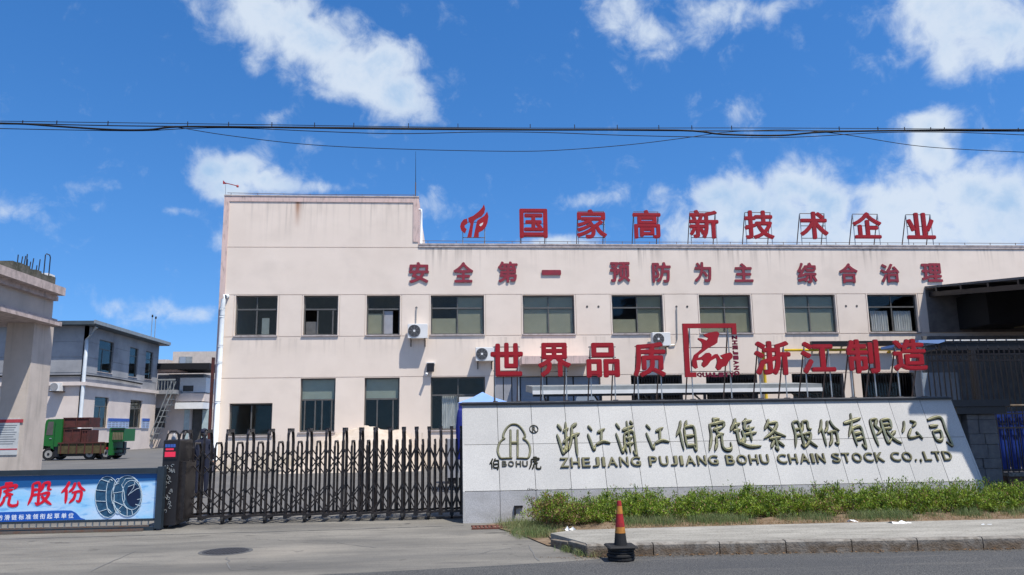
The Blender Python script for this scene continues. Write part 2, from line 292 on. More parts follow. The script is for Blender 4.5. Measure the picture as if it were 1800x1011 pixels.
# ------------------------------------------------------------------ mesh helpers
def wloc(o): return Vector(o['wl']) if o is not None and 'wl' in o else Vector((0, 0, 0))
def tag(o, label=None, cat=None, group=None, kind=None):
    if label: o['label'] = label
    if cat: o['category'] = cat
    if group: o['group'] = group
    if kind: o['kind'] = kind
    return o
def thing(name, label, cat, loc, group=None):
    o = bpy.data.objects.new(name, None); COL.objects.link(o); o.location = loc; o['wl'] = list(loc); o.empty_display_size = .2
    return tag(o, label, cat, group)
class MB:
    """collects shapes in world coordinates; build() links them as one mesh object under its parent"""
    def __init__(s): s.v = []; s.f = []
    def add(s, vs, fs):
        b = len(s.v); s.v += [tuple(p) for p in vs]; s.f += [tuple(b+i for i in q) for q in fs]; return s
    def box(s, x0, y0, z0, x1, y1, z1):
        return s.add([(x0,y0,z0),(x1,y0,z0),(x1,y1,z0),(x0,y1,z0),(x0,y0,z1),(x1,y0,z1),(x1,y1,z1),(x0,y1,z1)],
                     [(0,3,2,1),(4,5,6,7),(0,1,5,4),(1,2,6,5),(2,3,7,6),(3,0,4,7)])
    def bev(s, x0, y0, z0, x1, y1, z1, b=.02):
        # box with chamfered vertical and top edges
        lo = [(x0+b,y0),(x1-b,y0),(x1,y0+b),(x1,y1-b),(x1-b,y1),(x0+b,y1),(x0,y1-b),(x0,y0+b)]
        ti = [(x0+2*b,y0+b),(x1-2*b,y0+b),(x1-b,y0+2*b),(x1-b,y1-2*b),(x1-2*b,y1-b),(x0+2*b,y1-b),(x0+b,y1-2*b),(x0+b,y0+2*b)]
        vs = [(*p, z0) for p in lo]+[(*p, z1-b) for p in lo]+[(*p, z1) for p in ti]
        fs = [tuple(range(7, -1, -1)), tuple(range(16, 24))]
        for k in (0, 8):
            for i in range(8): fs.append((k+i, k+(i+1) % 8, k+8+(i+1) % 8, k+8+i))
        return s.add(vs, fs)
    def prism(s, poly, fn, d0, d1):
        """poly in (a,b); fn(a,b,d)->world; extruded from depth d0 to d1"""
        n = len(poly); vs = [fn(a, b, d0) for a, b in poly]+[fn(a, b, d1) for a, b in poly]
        return s.add(vs, [tuple(range(n)), tuple(range(2*n-1, n-1, -1))]+[(i, i+n, (i+1) % n+n, (i+1) % n) for i in range(n)])
    def tube(s, pts, r, n=6, closed=False, r1=None):
        pts = [Vector(p) for p in pts]; m = len(pts); rings = []
        for i, p in enumerate(pts):
            a = pts[i-1] if i else (pts[-1] if closed else p); c = pts[(i+1) % m] if (i < m-1 or closed) else p
            t = (c-a).normalized(); ref = Vector((0, 0, 1)) if abs(t.z) < .9 else Vector((1, 0, 0))
            e1 = t.cross(ref).normalized(); e2 = t.cross(e1); rr = r if r1 is None else r+(r1-r)*i/(m-1)
            rings.append([p+(e1*math.cos(2*math.pi*k/n+math.pi/n)+e2*math.sin(2*math.pi*k/n+math.pi/n))*rr for k in range(n)])
        vs = [q for g in rings for q in g]; fs = []
        for i in range(m if closed else m-1):
            j = (i+1) % m
            for k in range(n): fs.append((i*n+k, i*n+(k+1) % n, j*n+(k+1) % n, j*n+k))
        if not closed: fs += [tuple(range(n)), tuple(range(m*n-1, (m-1)*n-1, -1))]
        return s.add(vs, fs)
    def lathe(s, c, prof, n=20):
        c = Vector(c); vs = [c+Vector((r*math.cos(2*math.pi*k/n), r*math.sin(2*math.pi*k/n), z)) for r, z in prof for k in range(n)]
        m = len(prof); fs = [(i*n+k, i*n+(k+1) % n, (i+1)*n+(k+1) % n, (i+1)*n+k) for i in range(m-1) for k in range(n)]
        fs += [tuple(range(n-1, -1, -1)), tuple(range((m-1)*n, m*n))]
        return s.add(vs, fs)
    def disc(s, c, ax, r, h, n=20):
        ax = Vector(ax).normalized(); ref = Vector((0, 0, 1)) if abs(ax.z) < .9 else Vector((1, 0, 0)); e1 = ax.cross(ref).normalized(); e2 = ax.cross(e1); c = Vector(c)
        vs = [c+(e1*math.cos(2*math.pi*k/n)+e2*math.sin(2*math.pi*k/n))*r+ax*d for d in (0, h) for k in range(n)]
        return s.add(vs, [tuple(range(n-1, -1, -1)), tuple(range(n, 2*n))]+[(k, (k+1) % n, n+(k+1) % n, n+k) for k in range(n)])
    def build(s, name, m, parent=None, label=None, cat=None, group=None, kind=None, loc=None, smooth=False):
        L = wloc(parent) if parent is not None else Vector(loc if loc is not None else (0, 0, 0))
        me = bpy.data.meshes.new(name); me.from_pydata([tuple(Vector(p)-L) for p in s.v], [], s.f); me.materials.append(M[m] if isinstance(m, str) else m)
        if smooth: me.polygons.foreach_set('use_smooth', [True]*len(me.polygons))
        me.update(); o = bpy.data.objects.new(name, me); COL.objects.link(o)
        if parent is not None: o.parent = parent
        else: o.location = L
        o['wl'] = list(L)
        return tag(o, label, cat, group, kind)
def fixn(o):
    import bmesh
    b = bmesh.new(); b.from_mesh(o.data); bmesh.ops.recalc_face_normals(b, faces=b.faces); b.to_mesh(o.data); b.free(); return o
def copy_tree(o, loc, parent=None):
    c = o.copy(); COL.objects.link(c)
    if parent is None: c.location = loc; c['wl'] = list(loc)
    else: c.parent = parent
    for ch in list(o.children): copy_tree(ch, None, c)
    return c
class Frame:
    """a plane: origin, right, up, outward normal"""
    def __init__(s, o, ex, ey): s.o = Vector(o); s.ex = Vector(ex).normalized(); s.ey = Vector(ey).normalized(); s.n = s.ex.cross(s.ey)
    def __call__(s, a, b, d=0): return s.o+s.ex*a+s.ey*b+s.n*d
    def px(s, px, py):
        r = ray(px, py); e = Vector((0, 0, EYE)); t = (s.o-e).dot(s.n)/r.dot(s.n); q = e+r*t-s.o; return q.dot(s.ex), q.dot(s.ey)
    def box(s, x0, y0, x1, y1):
        xm, ym = (x0+x1)/2, (y0+y1)/2
        return s.px(x0, ym)[0], s.px(xm, y1)[1], s.px(x1, ym)[0], s.px(xm, y0)[1]
def vert_frame(Y): return Frame((0, Y, 0), (1, 0, 0), (0, 0, 1))
_gc = {}
def glyph_mesh(ch, off):
    k = (ch, off)
    if k not in _gc:
        c = bpy.data.curves.new('g', 'FONT'); c.body = ch; c.size = 1; c.extrude = .5; c.offset = off; c.resolution_u = 3
        o = bpy.data.objects.new('g', c); COL.objects.link(o)
        dg = bpy.context.evaluated_depsgraph_get(); me = bpy.data.meshes.new_from_object(o.evaluated_get(dg))
        V = [v.co.copy() for v in me.vertices]; Fc = [tuple(p.vertices) for p in me.polygons]
        bpy.data.objects.remove(o); bpy.data.curves.remove(c); bpy.data.meshes.remove(me)
        xs = [v.x for v in V]; ys = [v.y for v in V]; _gc[k] = (V, Fc, min(xs), max(xs), min(ys), max(ys))
    return _gc[k]
def glyph(mb, ch, fr, bx, d0, d1, off=.03, rot=None):
    # heavy type: the thin glyph repeated round a small circle, each copy a hair deeper than the last
    V, Fc, x0, x1, y0, y1 = glyph_mesh(ch, 0); a0, b0, a1, b1 = bx; off *= .8; n = 8 if off > .004 else 0
    x0 -= off; x1 += off; y0 -= off; y1 += off
    for k in range(n+1):
        dx_, dy_ = (off*math.cos(k*math.pi/4), off*math.sin(k*math.pi/4)) if k < n else (0, 0); q = (d1-d0)*.012*k; vs = []
        for v in V:
            a, b = (v.x+dx_-x0)/(x1-x0), (v.y+dy_-y0)/(y1-y0)
            if rot: a, b = b, 1-a       # reads downwards
            vs.append(fr(a0+(a1-a0)*a, b0+(b1-b0)*b, d0+q+(d1-d0-2*q)*(v.z+.5)))
        mb.add(vs, Fc)
    return mb
def text_line(mb, s, fr, a0, b0, a1, b1, d0, d1, off=.0):
    """a run of writing as flat print or raised letters, fitted into one box"""
    V, Fc, x0, x1, y0, y1 = glyph_mesh(s, off)
    mb.add([fr(a0+(a1-a0)*(v.x-x0)/(x1-x0), b0+(b1-b0)*(v.y-y0)/(y1-y0), d0+(d1-d0)*(v.z+.5)) for v in V], Fc); return mb
def smooth_pts(p, k=5):
    if len(p) < 3:
        a, b = p; return [tuple(a[i]+(b[i]-a[i])*t/k for i in range(len(a))) for t in range(k+1)]
    q = [p[0]]+list(p)+[p[-1]]; out = []
    for i in range(1, len(q)-2):
        for t in range(k):
            t_ = t/k; out.append(tuple(.5*((2*q[i][j])+(-q[i-1][j]+q[i+1][j])*t_+(2*q[i-1][j]-5*q[i][j]+4*q[i+1][j]-q[i+2][j])*t_**2+(-q[i-1][j]+3*q[i][j]-3*q[i+1][j]+q[i+2][j])*t_**3) for j in range(len(q[i]))))
    out.append(tuple(p[-1])); return out
def brush(mb, fn, pts, w, side, ridge, taper=(.55, .25), k=5, ret=None):
    """one brush stroke with a chiselled ridge; pts on any 2-D grid, fn(a,b,d)->world, w in grid units; ret collects the sloping sides"""
    P_ = smooth_pts([(*p, 1.0) if len(p) == 2 else p for p in pts], k); n = len(P_); vs = []; fs = []; sf = []
    for i, p in enumerate(P_):
        a = P_[max(i-1, 0)]; b = P_[min(i+1, n-1)]; tx, ty = b[0]-a[0], b[1]-a[1]; l = math.hypot(tx, ty) or 1; nx, ny = -ty/l, tx/l
        t = i/(n-1); s_ = 1.0
        if t < .25: s_ = taper[0]+(1-taper[0])*math.sin(t/.25*math.pi/2)
        if t > .65: s_ = min(s_, taper[1]+(1-taper[1])*math.sin((1-t)/.35*math.pi/2))
        h = w*.5*s_*p[2]; q = h*(.60 if ret is not None else 1)
        vs += [fn(p[0]+nx*h, p[1]+ny*h, 0), fn(p[0]+nx*q, p[1]+ny*q, side), fn(p[0], p[1], side+(ridge-side)*s_), fn(p[0]-nx*q, p[1]-ny*q, side), fn(p[0]-nx*h, p[1]-ny*h, 0)]
    for i in range(n-1):
        for j in range(4): (sf if j in (0, 3) else fs).append((i*5+j, i*5+j+1, i*5+5+j+1, i*5+5+j))
    sf += [(4, 3, 2, 1, 0), tuple((n-1)*5+j for j in range(5))]
    if ret is None: mb.add(vs, fs+sf)
    else: mb.add(vs, fs); ret.add(vs, sf)
    return mb
WATER = [[(8,92),(25,74)], [(4,62),(12,38),(24,6),(34,26)]]
BRUSH = {
 '浙': WATER+[[(30,70),(54,80)],[(44,98),(40,60),(38,14),(28,24)],[(26,36),(56,54)],[(90,94),(62,80)],[(68,82),(62,50),(48,14)],[(62,54),(99,64)],[(82,60),(80,30),(81,-4)]],
 '江': WATER+[[(46,66),(82,80)],[(66,76),(58,32)],[(38,24),(68,34),(99,28)]],
 '浦': WATER+[[(34,70),(88,82)],[(74,98),(88,88)],[(42,60),(38,30),(44,2)],[(42,60),(82,66),(86,30),(84,-4),(72,10)],[(48,45),(78,49)],[(46,28),(78,32)],[(60,98),(61,50),(60,4)]],
 '伯': [[(36,99),(24,74),(3,48)],[(23,72),(25,40),(28,2)],[(64,99),(48,76)],[(46,76),(44,40),(46,10)],[(46,76),(88,80),(92,50),(84,2),(74,14)],[(48,46),(86,50)],[(46,16),(84,18)]],
 '虎': [[(44,100),(44,80)],[(44,93),(72,96)],[(20,78),(86,86),(78,70)],[(22,78),(20,42),(0,2)],[(34,62),(76,70)],[(54,76),(50,54),(78,50)],[(42,42),(38,22),(24,2)],[(42,42),(64,46),(62,14),(76,4),(98,8),(99,26)]],
 '链': [[(28,99),(18,80),(1,60)],[(18,78),(42,84)],[(12,58),(38,64)],[(26,78),(24,44),(26,20),(42,38)],[(50,86),(86,92)],[(66,99),(54,64),(90,70)],[(46,46),(94,54)],[(71,76),(70,26)],[(42,60),(46,34),(34,18)],[(28,22),(56,10),(99,10)]],
 '条': [[(42,100),(32,84),(14,66)],[(38,86),(74,88),(48,58),(4,36)],[(34,76),(60,56),(98,42)],[(26,34),(76,40)],[(51,50),(52,2),(42,10)],[(44,28),(24,6)],[(58,28),(82,10)]],
 '股': [[(15,92),(16,45),(2,2)],[(15,92),(42,94),(43,40),(42,4),(30,14)],[(17,66),(40,69)],[(16,44),(40,48)],[(58,94),(56,74),(44,58)],[(58,94),(82,96),(80,70),(94,68)],[(50,48),(84,52),(66,20),(40,0)],[(54,42),(74,20),(99,2)]],
 '份': [[(32,99),(20,70),(2,48)],[(21,68),(23,36),(22,0)],[(56,94),(48,68),(32,50)],[(68,96),(78,72),(99,56)],[(44,48),(82,52),(78,10),(64,14)],[(60,50),(54,22),(36,2)]],
 '有': [[(4,70),(50,78),(94,86)],[(52,100),(40,66),(10,30)],[(38,54),(36,30),(38,2)],[(38,54),(78,60),(80,30),(76,-3),(62,8)],[(40,38),(76,42)],[(39,22),(76,26)]],
 '限': [[(12,92),(11,45),(14,0)],[(12,92),(36,94),(26,72),(38,54),(20,40)],[(50,90),(82,92),(80,60)],[(52,75),(78,77)],[(52,60),(80,62)],[(50,90),(49,50),(52,12),(68,26)],[(90,52),(70,36)],[(60,52),(76,24),(99,8)]],
 '公': [[(30,92),(20,64),(3,42)],[(60,94),(84,84),(60,66)],[(54,60),(28,20),(84,28)],[(72,46),(92,12)]],
 '司': [[(14,86),(80,94),(84,50),(88,2),(66,14)],[(12,64),(56,68)],[(18,46),(56,50),(50,22),(24,20),(18,46)]],
}
def brush_char(mb, ch, fr, bx, w, side, ridge, lift=0, wm_=1.0, ret=None):
    a0, b0, a1, b1 = bx; k = 0
    for st in BRUSH[ch]:
        k += 1
        fn = lambda a, b, d, k=k: fr(a0+(a1-a0)*a/100, b0+(b1-b0)*b/100, d+lift+k*.0004)
        brush(mb, fn, st, w*wm_, side, ridge, ret=ret)
    return mb
def wallgrid(mb, fr, us, vs, cell, thick):
    """cell(i,j) -> None for an opening, else recess depth; reveals are built between cells"""
    us = sorted(set(round(u, 4) for u in us)); vs = sorted(set(round(v, 4) for v in vs))
    n, m = len(us)-1, len(vs)-1
    D = [[cell((us[i]+us[i+1])/2, (vs[j]+vs[j+1])/2) for j in range(m)] for i in range(n)]
    def g(i, j): return D[i][j] if 0 <= i < n and 0 <= j < m else 'out'
    for i in range(n):
        for j in range(m):
            d = D[i][j]
            if d is None: continue
            a, b, c, e = us[i], us[i+1], vs[j], vs[j+1]
            mb.add([fr(a, c, -d), fr(b, c, -d), fr(b, e, -d), fr(a, e, -d)], [(0, 1, 2, 3)])
            mb.add([fr(a, c, -thick), fr(b, c, -thick), fr(b, e, -thick), fr(a, e, -thick)], [(3, 2, 1, 0)])
            for di, dj, p, q in ((-1, 0, (a, c), (a, e)), (1, 0, (b, c), (b, e)), (0, -1, (a, c), (b, c)), (0, 1, (a, e), (b, e))):
                h = g(i+di, j+dj); far = thick if (h is None or h == 'out') else h
                if far > d+1e-6: mb.add([fr(*p, -d), fr(*q, -d), fr(*q, -far), fr(*p, -far)], [(0, 1, 2, 3)])
    return mb
exec_parts = []
# ================================================================== SETTING
def sheet(name, m, pts, z, label=None):
    mb = MB(); n = len(pts); mb.add([(x, y, z) for x, y in pts], [tuple(range(n))]); return mb.build(name, m, kind='structure', label=label)
RY0, RY1 = 8.86, 9.12      # road edge on the left and along the kerb
sheet('ground', 'soil', [(-1500, -1500), (1500, -1500), (1500, 1500), (-1500, 1500)], -.02)
sheet('road', 'asphalt', [(-200, -6), (200, -6), (200, 9.05), (2.2, 9.35), (1.2, 9.1), (.6, 9.0), (-.8, 8.8), (-3, 8.55), (-5.2, 8.7), (-6.4, 9.2), (-7.6, 9.7), (-200, 9.8)], -.004)
sheet('driveway', 'concrete', [(-60, 6.5), (2.6, 6.5), (2.6, 14.6), (-60, 14.6)], -.010)
sheet('yard', 'yard', [(-90, 14.6), (60, 14.6), (60, 140), (-90, 140)], -.012)
# expansion joints and cracks: narrow sunk strips filled with dark grit
def ribbon(mb, pts, w, z):
    for i in range(len(pts)-1):
        a, b = Vector((*pts[i], 0)), Vector((*pts[i+1], 0)); t = (b-a).normalized(); nn = Vector((-t.y, t.x, 0)); wa = w*(.6+.8*random.random()); wb = w*(.6+.8*random.random())
        mb.add([a-nn*wa/2+Vector((0,0,z)), a+nn*wa/2+Vector((0,0,z)), b+nn*wb/2+Vector((0,0,z)), b-nn*wb/2+Vector((0,0,z))], [(0, 3, 2, 1)])
def wig(p, q, n, amp):
    a, b = Vector(p), Vector(q); t = (b-a); nn = Vector((-t.y, t.x)).normalized()
    return [tuple(a+t*i/n+nn*random.uniform(-amp, amp)*(0 < i < n)) for i in range(n+1)]
mb = MB()
g = lambda x, y: tuple(U(x, y, Z=0).xy)
ribbon(mb, wig(g(0, 947), g(500, 933), 10, .01), .035, -.0055); ribbon(mb, wig(g(500, 933), g(815, 923), 8, .012), .03, -.0055)
ribbon(mb, wig(g(160, 1003), g(238, 968), 8, .02), .012, -.0055); ribbon(mb, wig(g(400, 978), g(405, 1000), 6, .03), .012, -.0055)
ribbon(mb, wig(g(405, 1001), g(470, 998), 8, .03), .012, -.0055); ribbon(mb, wig(g(930, 958), g(948, 985), 6, .02), .012, -.0055)
ribbon(mb, wig(g(590, 952), g(660, 962), 7, .03), .010, -.0055)
for p, q in (((820,975),(930,958)),((440,946),(520,950))): ribbon(mb, wig(g(*p), g(*q), 12, .04), .008, -.0055)
mb.build('pavement_crack', M['mortar'], kind='structure')
# manhole
c = U(397, 968, Z=0); man = thing('manhole_cover', 'round dark iron manhole cover set in the concrete driveway before the folding gate', 'manhole', (c.x, c.y, -.01))
MB().lathe((c.x, c.y, -.012), [(.33, 0), (.33, .006), (.29, .006), (.29, .004)], 32).build('cover_ring', mat('iron_ring', (.10, .10, .10), .7), man)
mb = MB().disc((c.x, c.y, -.011), (0, 0, 1), .285, .004, 32)
for i in range(-5, 6):
    h = math.sqrt(max(.25**2-(i*.045)**2, 0)); mb.box(c.x+i*.045-.012, c.y-h, -.0065, c.x+i*.045+.012, c.y+h, -.001)
mb.build('cover_plate', mat('iron_plate', (.045, .045, .05), .6, vscale=20), man)
# kerb and pavement
KX0, KX1 = U(1025, 972, Z=0).x, 26.0
def ky(x): return 9.36-(x-2.0)*.055 if x < 8 else 9.03
pav = MB(); xl = U(985, 955, Z=.14).x
top = [(xl, 10.45), (KX0+.02, ky(KX0)+.11), (8, ky(8)+.11), (KX1, ky(KX1)+.11), (KX1, 10.55), (9, 10.7), (5, 10.78), (2.8, 10.75), (1.6, 10.72)]
pav.prism(top, lambda a, b, d: (a, b, d), -.02, .132); po = pav.build('pavement', 'pave', kind='structure')
x = KX0; k = 0
while x < KX1-.1:
    x1 = x+.78; ya, yb = ky(x), ky(x1); g_ = .006; tz = random.uniform(-.003, .003)
    mb = MB(); poly = [(x+g_, ya), (x1-g_, yb), (x1-g_, yb+.105), (x+g_, ya+.105)]
    lo = [(p[0], p[1], -.02) for p in poly]; hi = [(poly[0][0], poly[0][1]+.0, .118+tz), (poly[1][0], poly[1][1], .118+tz), (poly[2][0], poly[2][1], .138+tz), (poly[3][0], poly[3][1], .138+tz)]
    m2 = [(poly[0][0], poly[0][1]+.02, .138+tz), (poly[1][0], poly[1][1]+.02, .138+tz)]
    mb.add(lo+hi+m2, [(0, 3, 2, 1), (0, 1, 5, 4), (4, 5, 9, 8), (8, 9, 6, 7), (1, 2, 6, 9, 5), (2, 3, 7, 6), (3, 0, 4, 8, 7)])
    mb.build('kerb_stone', 'kerb', po); x = x1; k += 1
a, b = (KX0, ky(KX0)), (xl-.02, 10.3); t = Vector((b[0]-a[0], b[1]-a[1], 0)); n_ = Vector((-t.y, t.x, 0)).normalized()*-.1
for i in range(2):
    p = Vector((*a, 0))+t*(i/2+.01); q = Vector((*a, 0))+t*((i+1)/2-.01); h0 = .12-.02*i; h1 = .115-.04*i
    mb = MB(); mb.add([p+Vector((0,0,-.02)), q+Vector((0,0,-.02)), q-n_*-1+Vector((0,0,-.02)), p-n_*-1+Vector((0,0,-.02)), p+Vector((0,0,h0)), q+Vector((0,0,h1)), q+n_+Vector((0,0,h1+.01)), p+n_+Vector((0,0,h0+.01))],
       [(0,3,2,1),(4,5,6,7),(0,1,5,4),(1,2,6,5),(2,3,7,6),(3,0,4,7)]); fixn(mb.build('kerb_stone', 'kerb', po))
sheet('verge', 'soil', [(.95, 11.4), (1.2, 10.3), (xl+.05, 10.2), (1.9, 10.6), (26, 10.4), (26, 13.0), (1.0, 13.0), (.5, 12.6)], .004)
mb = MB()   # raised soil under the hedge
for i in range(60):
    x0 = 1.3+i*.42
    for j in range(4):
        def zz(x, y): return .012+.11*min(1, max(0, (x-1.2)/1.2))*min(1, max(0, (y-10.5)/.35))+.02*math.sin(x*5+y*3)*math.sin(y*7)*(y > 10.6)
        ys = [10.55+q*.6 for q in range(5)]; mb.add([(x0, ys[j], zz(x0, ys[j])), (x0+.42, ys[j], zz(x0+.42, ys[j])), (x0+.42, ys[j+1], zz(x0+.42, ys[j+1])), (x0, ys[j+1], zz(x0, ys[j+1]))], [(0, 1, 2, 3)])
mb.build('soil_bed', 'soil', kind='structure', smooth=True)
c = U(862, 927, Z=0); gr = thing('drain_grate', 'small rust red grate lying flat on the concrete by the corner of the granite wall', 'drain grate', (c.x, c.y, 0))
mb = MB()
for i in range(9): mb.box(c.x-.27+i*.06, c.y-.14, -.006, c.x-.235+i*.06, c.y+.14, .012)
mb.build('grate_bar', 'mud', gr, kind='stuff'); [MB().box(c.x-.29, c.y+q-.008, -.008, c.x+.29, c.y+q+.007, .016).build('grate_frame', 'mud', gr) for q in (-.153, .153)]
# ================================================================== MAIN BUILDING
BY = 31.0; BF = vert_frame(BY); bx = BF.box
bld = thing('factory_building', 'long two storey cream factory block with a raised parapet at its left end', 'building', (0, BY, 0))
XL, XT, XR = BF.px(385, 550)[0], BF.px(735, 390)[0], 36.0
ZT, ZP = 10.83, 8.83
WU = [(413,520,487,592),(533,520,594,590),(644,520,703,589),(757,519,851,588),(919,519,1010,587),(1076,519,1166,587),(1230,518,1321,586),(1380,518,1470,585),(1527,518,1614,584)]
WL = [(402,709,478,766),(527,665,589,756),(640,664,702,757),(757,662,853,757)]
WB = [(1109,658,1199,770),(1241,657,1331,770),(1392,655,1483,770),(1514,655,1608,770)]
z6t, z6b = bx(757, 519, 851, 588)[3], bx(757, 519, 851, 588)[1]
RU = [(bx(*w)[0], z6b, bx(*w)[2], z6t) for w in WU]
RL = [bx(*w) for w in WL]; zl = RL[1][3]; RL = [RL[0]]+[(r[0], 1.42, r[2], zl) for r in RL[1:]]
RB = [(bx(w[0], 658, w[2], 676)[0], 1.2, bx(w[0], 658, w[2], 676)[2], zl) for w in WB]
dx0, dx1 = BF.px(868, 680)[0], BF.px(1056, 680)[0]
RD = (dx0, 0.0, dx1, zl)
holes = RU+RL+RB+[RD]
G = .028
gz = [z6t+.03, z6b-.05, zl+.03, 8.72]
gv = []
for r in RU: gv += [(r[0]-.06, z6b-.05, z6t+.03), (r[2]+.06, z6b-.05, z6t+.03)]
us = [XL, XT, XR]; vs = [0, ZT, ZP]
for r in holes: us += [r[0], r[2]]; vs += [r[1], r[3]]
for z in gz: vs += [z-G/2, z+G/2]
for x_, _, _ in gv: us += [x_-G/2, x_+G/2]
def cell(u, v):
    if u > XT and v > ZP: return 'void'
    for r in holes:
        if r[0] < u < r[2] and r[1] < v < r[3]: return None
    for z in gz:
        if abs(v-z) < G/2: return .022
    for x_, a, b in gv:
        if abs(u-x_) < G/2 and a < v < b: return .022
    return 0.0
def wallgrid2(mb, fr, us, vs, cell, thick):
    us = sorted(set(round(u, 4) for u in us)); vs = sorted(set(round(v, 4) for v in vs))
    return wallgrid(mb, fr, us, vs, lambda u, v: (None if cell(u, v) == 'void' else cell(u, v)), thick)
mb = MB(); wallgrid2(mb, BF, us, vs, cell, .26)
mb.build('wall', 'facade', bld)
# side and back walls, floors, roofs
mb = MB().box(XL, BY+.26, 0, XL+.26, BY+16, ZT-.05).box(XR-.26, BY+.26, 0, XR, BY+16, ZP).box(XL+.26, BY+15.7, 0, XR-.26, BY+16, ZP-.05)
mb.box(XT-.26, BY+.26, ZP-.4, XT, BY+8, ZT-.05).box(XL+.26, BY+7.7, ZP-.4, XT-.26, BY+8, ZT-.05)
mb.build('side_wall', 'facade', bld)
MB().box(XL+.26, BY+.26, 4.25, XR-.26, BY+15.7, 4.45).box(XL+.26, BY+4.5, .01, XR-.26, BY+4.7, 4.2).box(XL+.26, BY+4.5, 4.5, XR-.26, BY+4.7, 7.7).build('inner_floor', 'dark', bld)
MB().box(XL+.26, BY+.26, 7.75, XR-.26, BY+15.7, 8.0).box(XL+.26, BY+.26, 9.9, XT-.26, BY+7.7, 10.1).build('roof', 'coping', bld)
# parapet trims standing proud of the wall
T_ = .03
fb = lambda mb, a0, b0, a1, b1, d0, d1: mb.box(a0, BY-d1, b0, a1, BY-d0, b1)
mb = MB(); fb(mb, XL-.02, 0, XL+.19, ZT-.22, .001, T_+.0); fb(mb, XL-.02, ZT-.22, XT+.02, ZT, .001, T_); fb(mb, XT-.2, ZP+.13, XT+.02, ZT-.22, .001, T_)
mb.build('parapet_trim', 'pink', bld)
mb = MB().box(XL-.03, BY-.05, ZT, XT+.03, BY+.30, ZT+.05).box(XT+.03, BY-.05, ZP, XR, BY+.30, ZP+.06); fb(mb, XT+.03, ZP-.10, XR, ZP, .001, .035); mb.build('coping', 'coping', bld)
# vertical trim right of the tower belongs to its thickness
MB().box(XT-.02, BY+.02, ZP, XT+.02, BY+1.5, ZT).build('parapet_return', 'pink', bld)
# lightning wire on the parapets
mb = MB(); mb.tube([(XL+.05, BY+.1, ZT+.17), (-5.8, BY+.1, ZT+.13), (XT-.1, BY+.1, ZT+.14)], .012, 5); mb.tube([(XT+.1, BY+.1, ZP+.20), (6, BY+.1, ZP+.18), (15, BY+.1, ZP+.19), (XR, BY+.1, ZP+.17)], .012, 5)
for i in range(8): mb.tube([(XL+.2+i*1.05, BY+.1, ZT+.04), (XL+.2+i*1.05, BY+.1, ZT+.16)], .012, 4)
for i in range(24): mb.tube([(XT+.4+i*1.15, BY+.1, ZP+.05), (XT+.4+i*1.15, BY+.1, ZP+.20)], .012, 4)
mb.build('lightning_wire', 'ruststeel', bld)
def bars(mb, fr, a0, b0, a1, b1, w, d0, d1):
    for r in ((a0, b0, a1, b0+w), (a0, b1-w, a1, b1), (a0, b0+w, a0+w, b1-w), (a1-w, b0+w, a1, b1-w)): pb(mb, fr, *r, d0, d1)
def pb(mb, fr, a0, b0, a1, b1, d0, d1):
    vs = [fr(a, b, d) for d in (d0, d1) for a, b in ((a0, b0), (a1, b0), (a1, b1), (a0, b1))]
    mb.add(vs, [(3, 2, 1, 0), (4, 5, 6, 7), (0, 1, 5, 4), (1, 2, 6, 5), (2, 3, 7, 6), (3, 0, 4, 7)])
def window(parent, fr, r, trans=None, mull=(.5,), fm='frame', blinds=(), name='window', dep=.13, sill=True, open_=(), upper_mull=True):
    a0, b0, a1, b1 = [r[0]+.012, r[1]+.012, r[2]-.012, r[3]-.012]; w = .045; mb = MB(); bars(mb, fr, a0, b0, a1, b1, w, -dep-.05, -dep)
    zt = b0+(b1-b0)*trans if trans else b1-w
    if trans: pb(mb, fr, a0+w, zt-.03, a1-w, zt+.03, -dep-.05, -dep+.012)
    xs = [a0+w]+[a0+(a1-a0)*m for m in mull]+[a1-w]
    for x_ in xs[1:-1]:
        pb(mb, fr, x_-.024, b0+w, x_+.024, zt-.03, -dep-.045, -dep+.004)
    if trans and upper_mull: xm = (a0+a1)/2; pb(mb, fr, xm-.02, zt+.03, xm+.02, b1-w, -dep-.045, -dep+.004)
    wo = mb.build(name, fm, parent)
    cells = [(xs[i]+(.024 if i else 0), b0+w, xs[i+1]-(.024 if i < len(xs)-2 else 0), zt-.03) for i in range(len(xs)-1)]
    for i, c in enumerate(cells):
        if i in open_: continue
        g_ = MB(); pb(g_, fr, *c, -dep-.03, -dep-.024); g_.build('pane', 'glass', wo)
    if trans:
        ups = [(a0+w, zt+.03, (a0+a1)/2-.02, b1-w), ((a0+a1)/2+.02, zt+.03, a1-w, b1-w)] if upper_mull else [(a0+w, zt+.03, a1-w, b1-w)]
        for c in ups: g_ = MB(); pb(g_, fr, *c, -dep-.03, -dep-.024); g_.build('pane', 'glass', wo)
    for (fa0, fb0, fa1, fb1, bm) in blinds:
        g_ = MB(); A = lambda t: a0+(a1-a0)*t; B = lambda t: b0+(b1-b0)*t
        if bm == 'curtain':
            n = 26; vs = []; 
            for i in range(n+1):
                u_ = A(fa0+(fa1-fa0)*i/n); dd_ = -dep-.10+.03*math.sin(i*1.9); vs += [fr(u_, B(fb0), dd_), fr(u_, B(fb1), dd_)]
            g_.add(vs, [(2*i, 2*i+2, 2*i+3, 2*i+1) for i in range(n)]); g_.build('curtain', 'curtain', wo)
        else: pb(g_, fr, A(fa0), B(fb0), A(fa1), B(fb1), -dep-.07, -dep-.062); g_.build('roller_blind', bm, wo)
    if sill:
        g_ = MB(); pb(g_, fr, r[0]-.04, r[1]-.05, r[2]+.04, r[1]-.002, .001, .05); g_.build('sill', 'coping', wo)
    return wo
B_ = 'blind'
window(bld, BF, RU[0], .66, blinds=[(.62, 0, .8, .45, 'frame_light')])
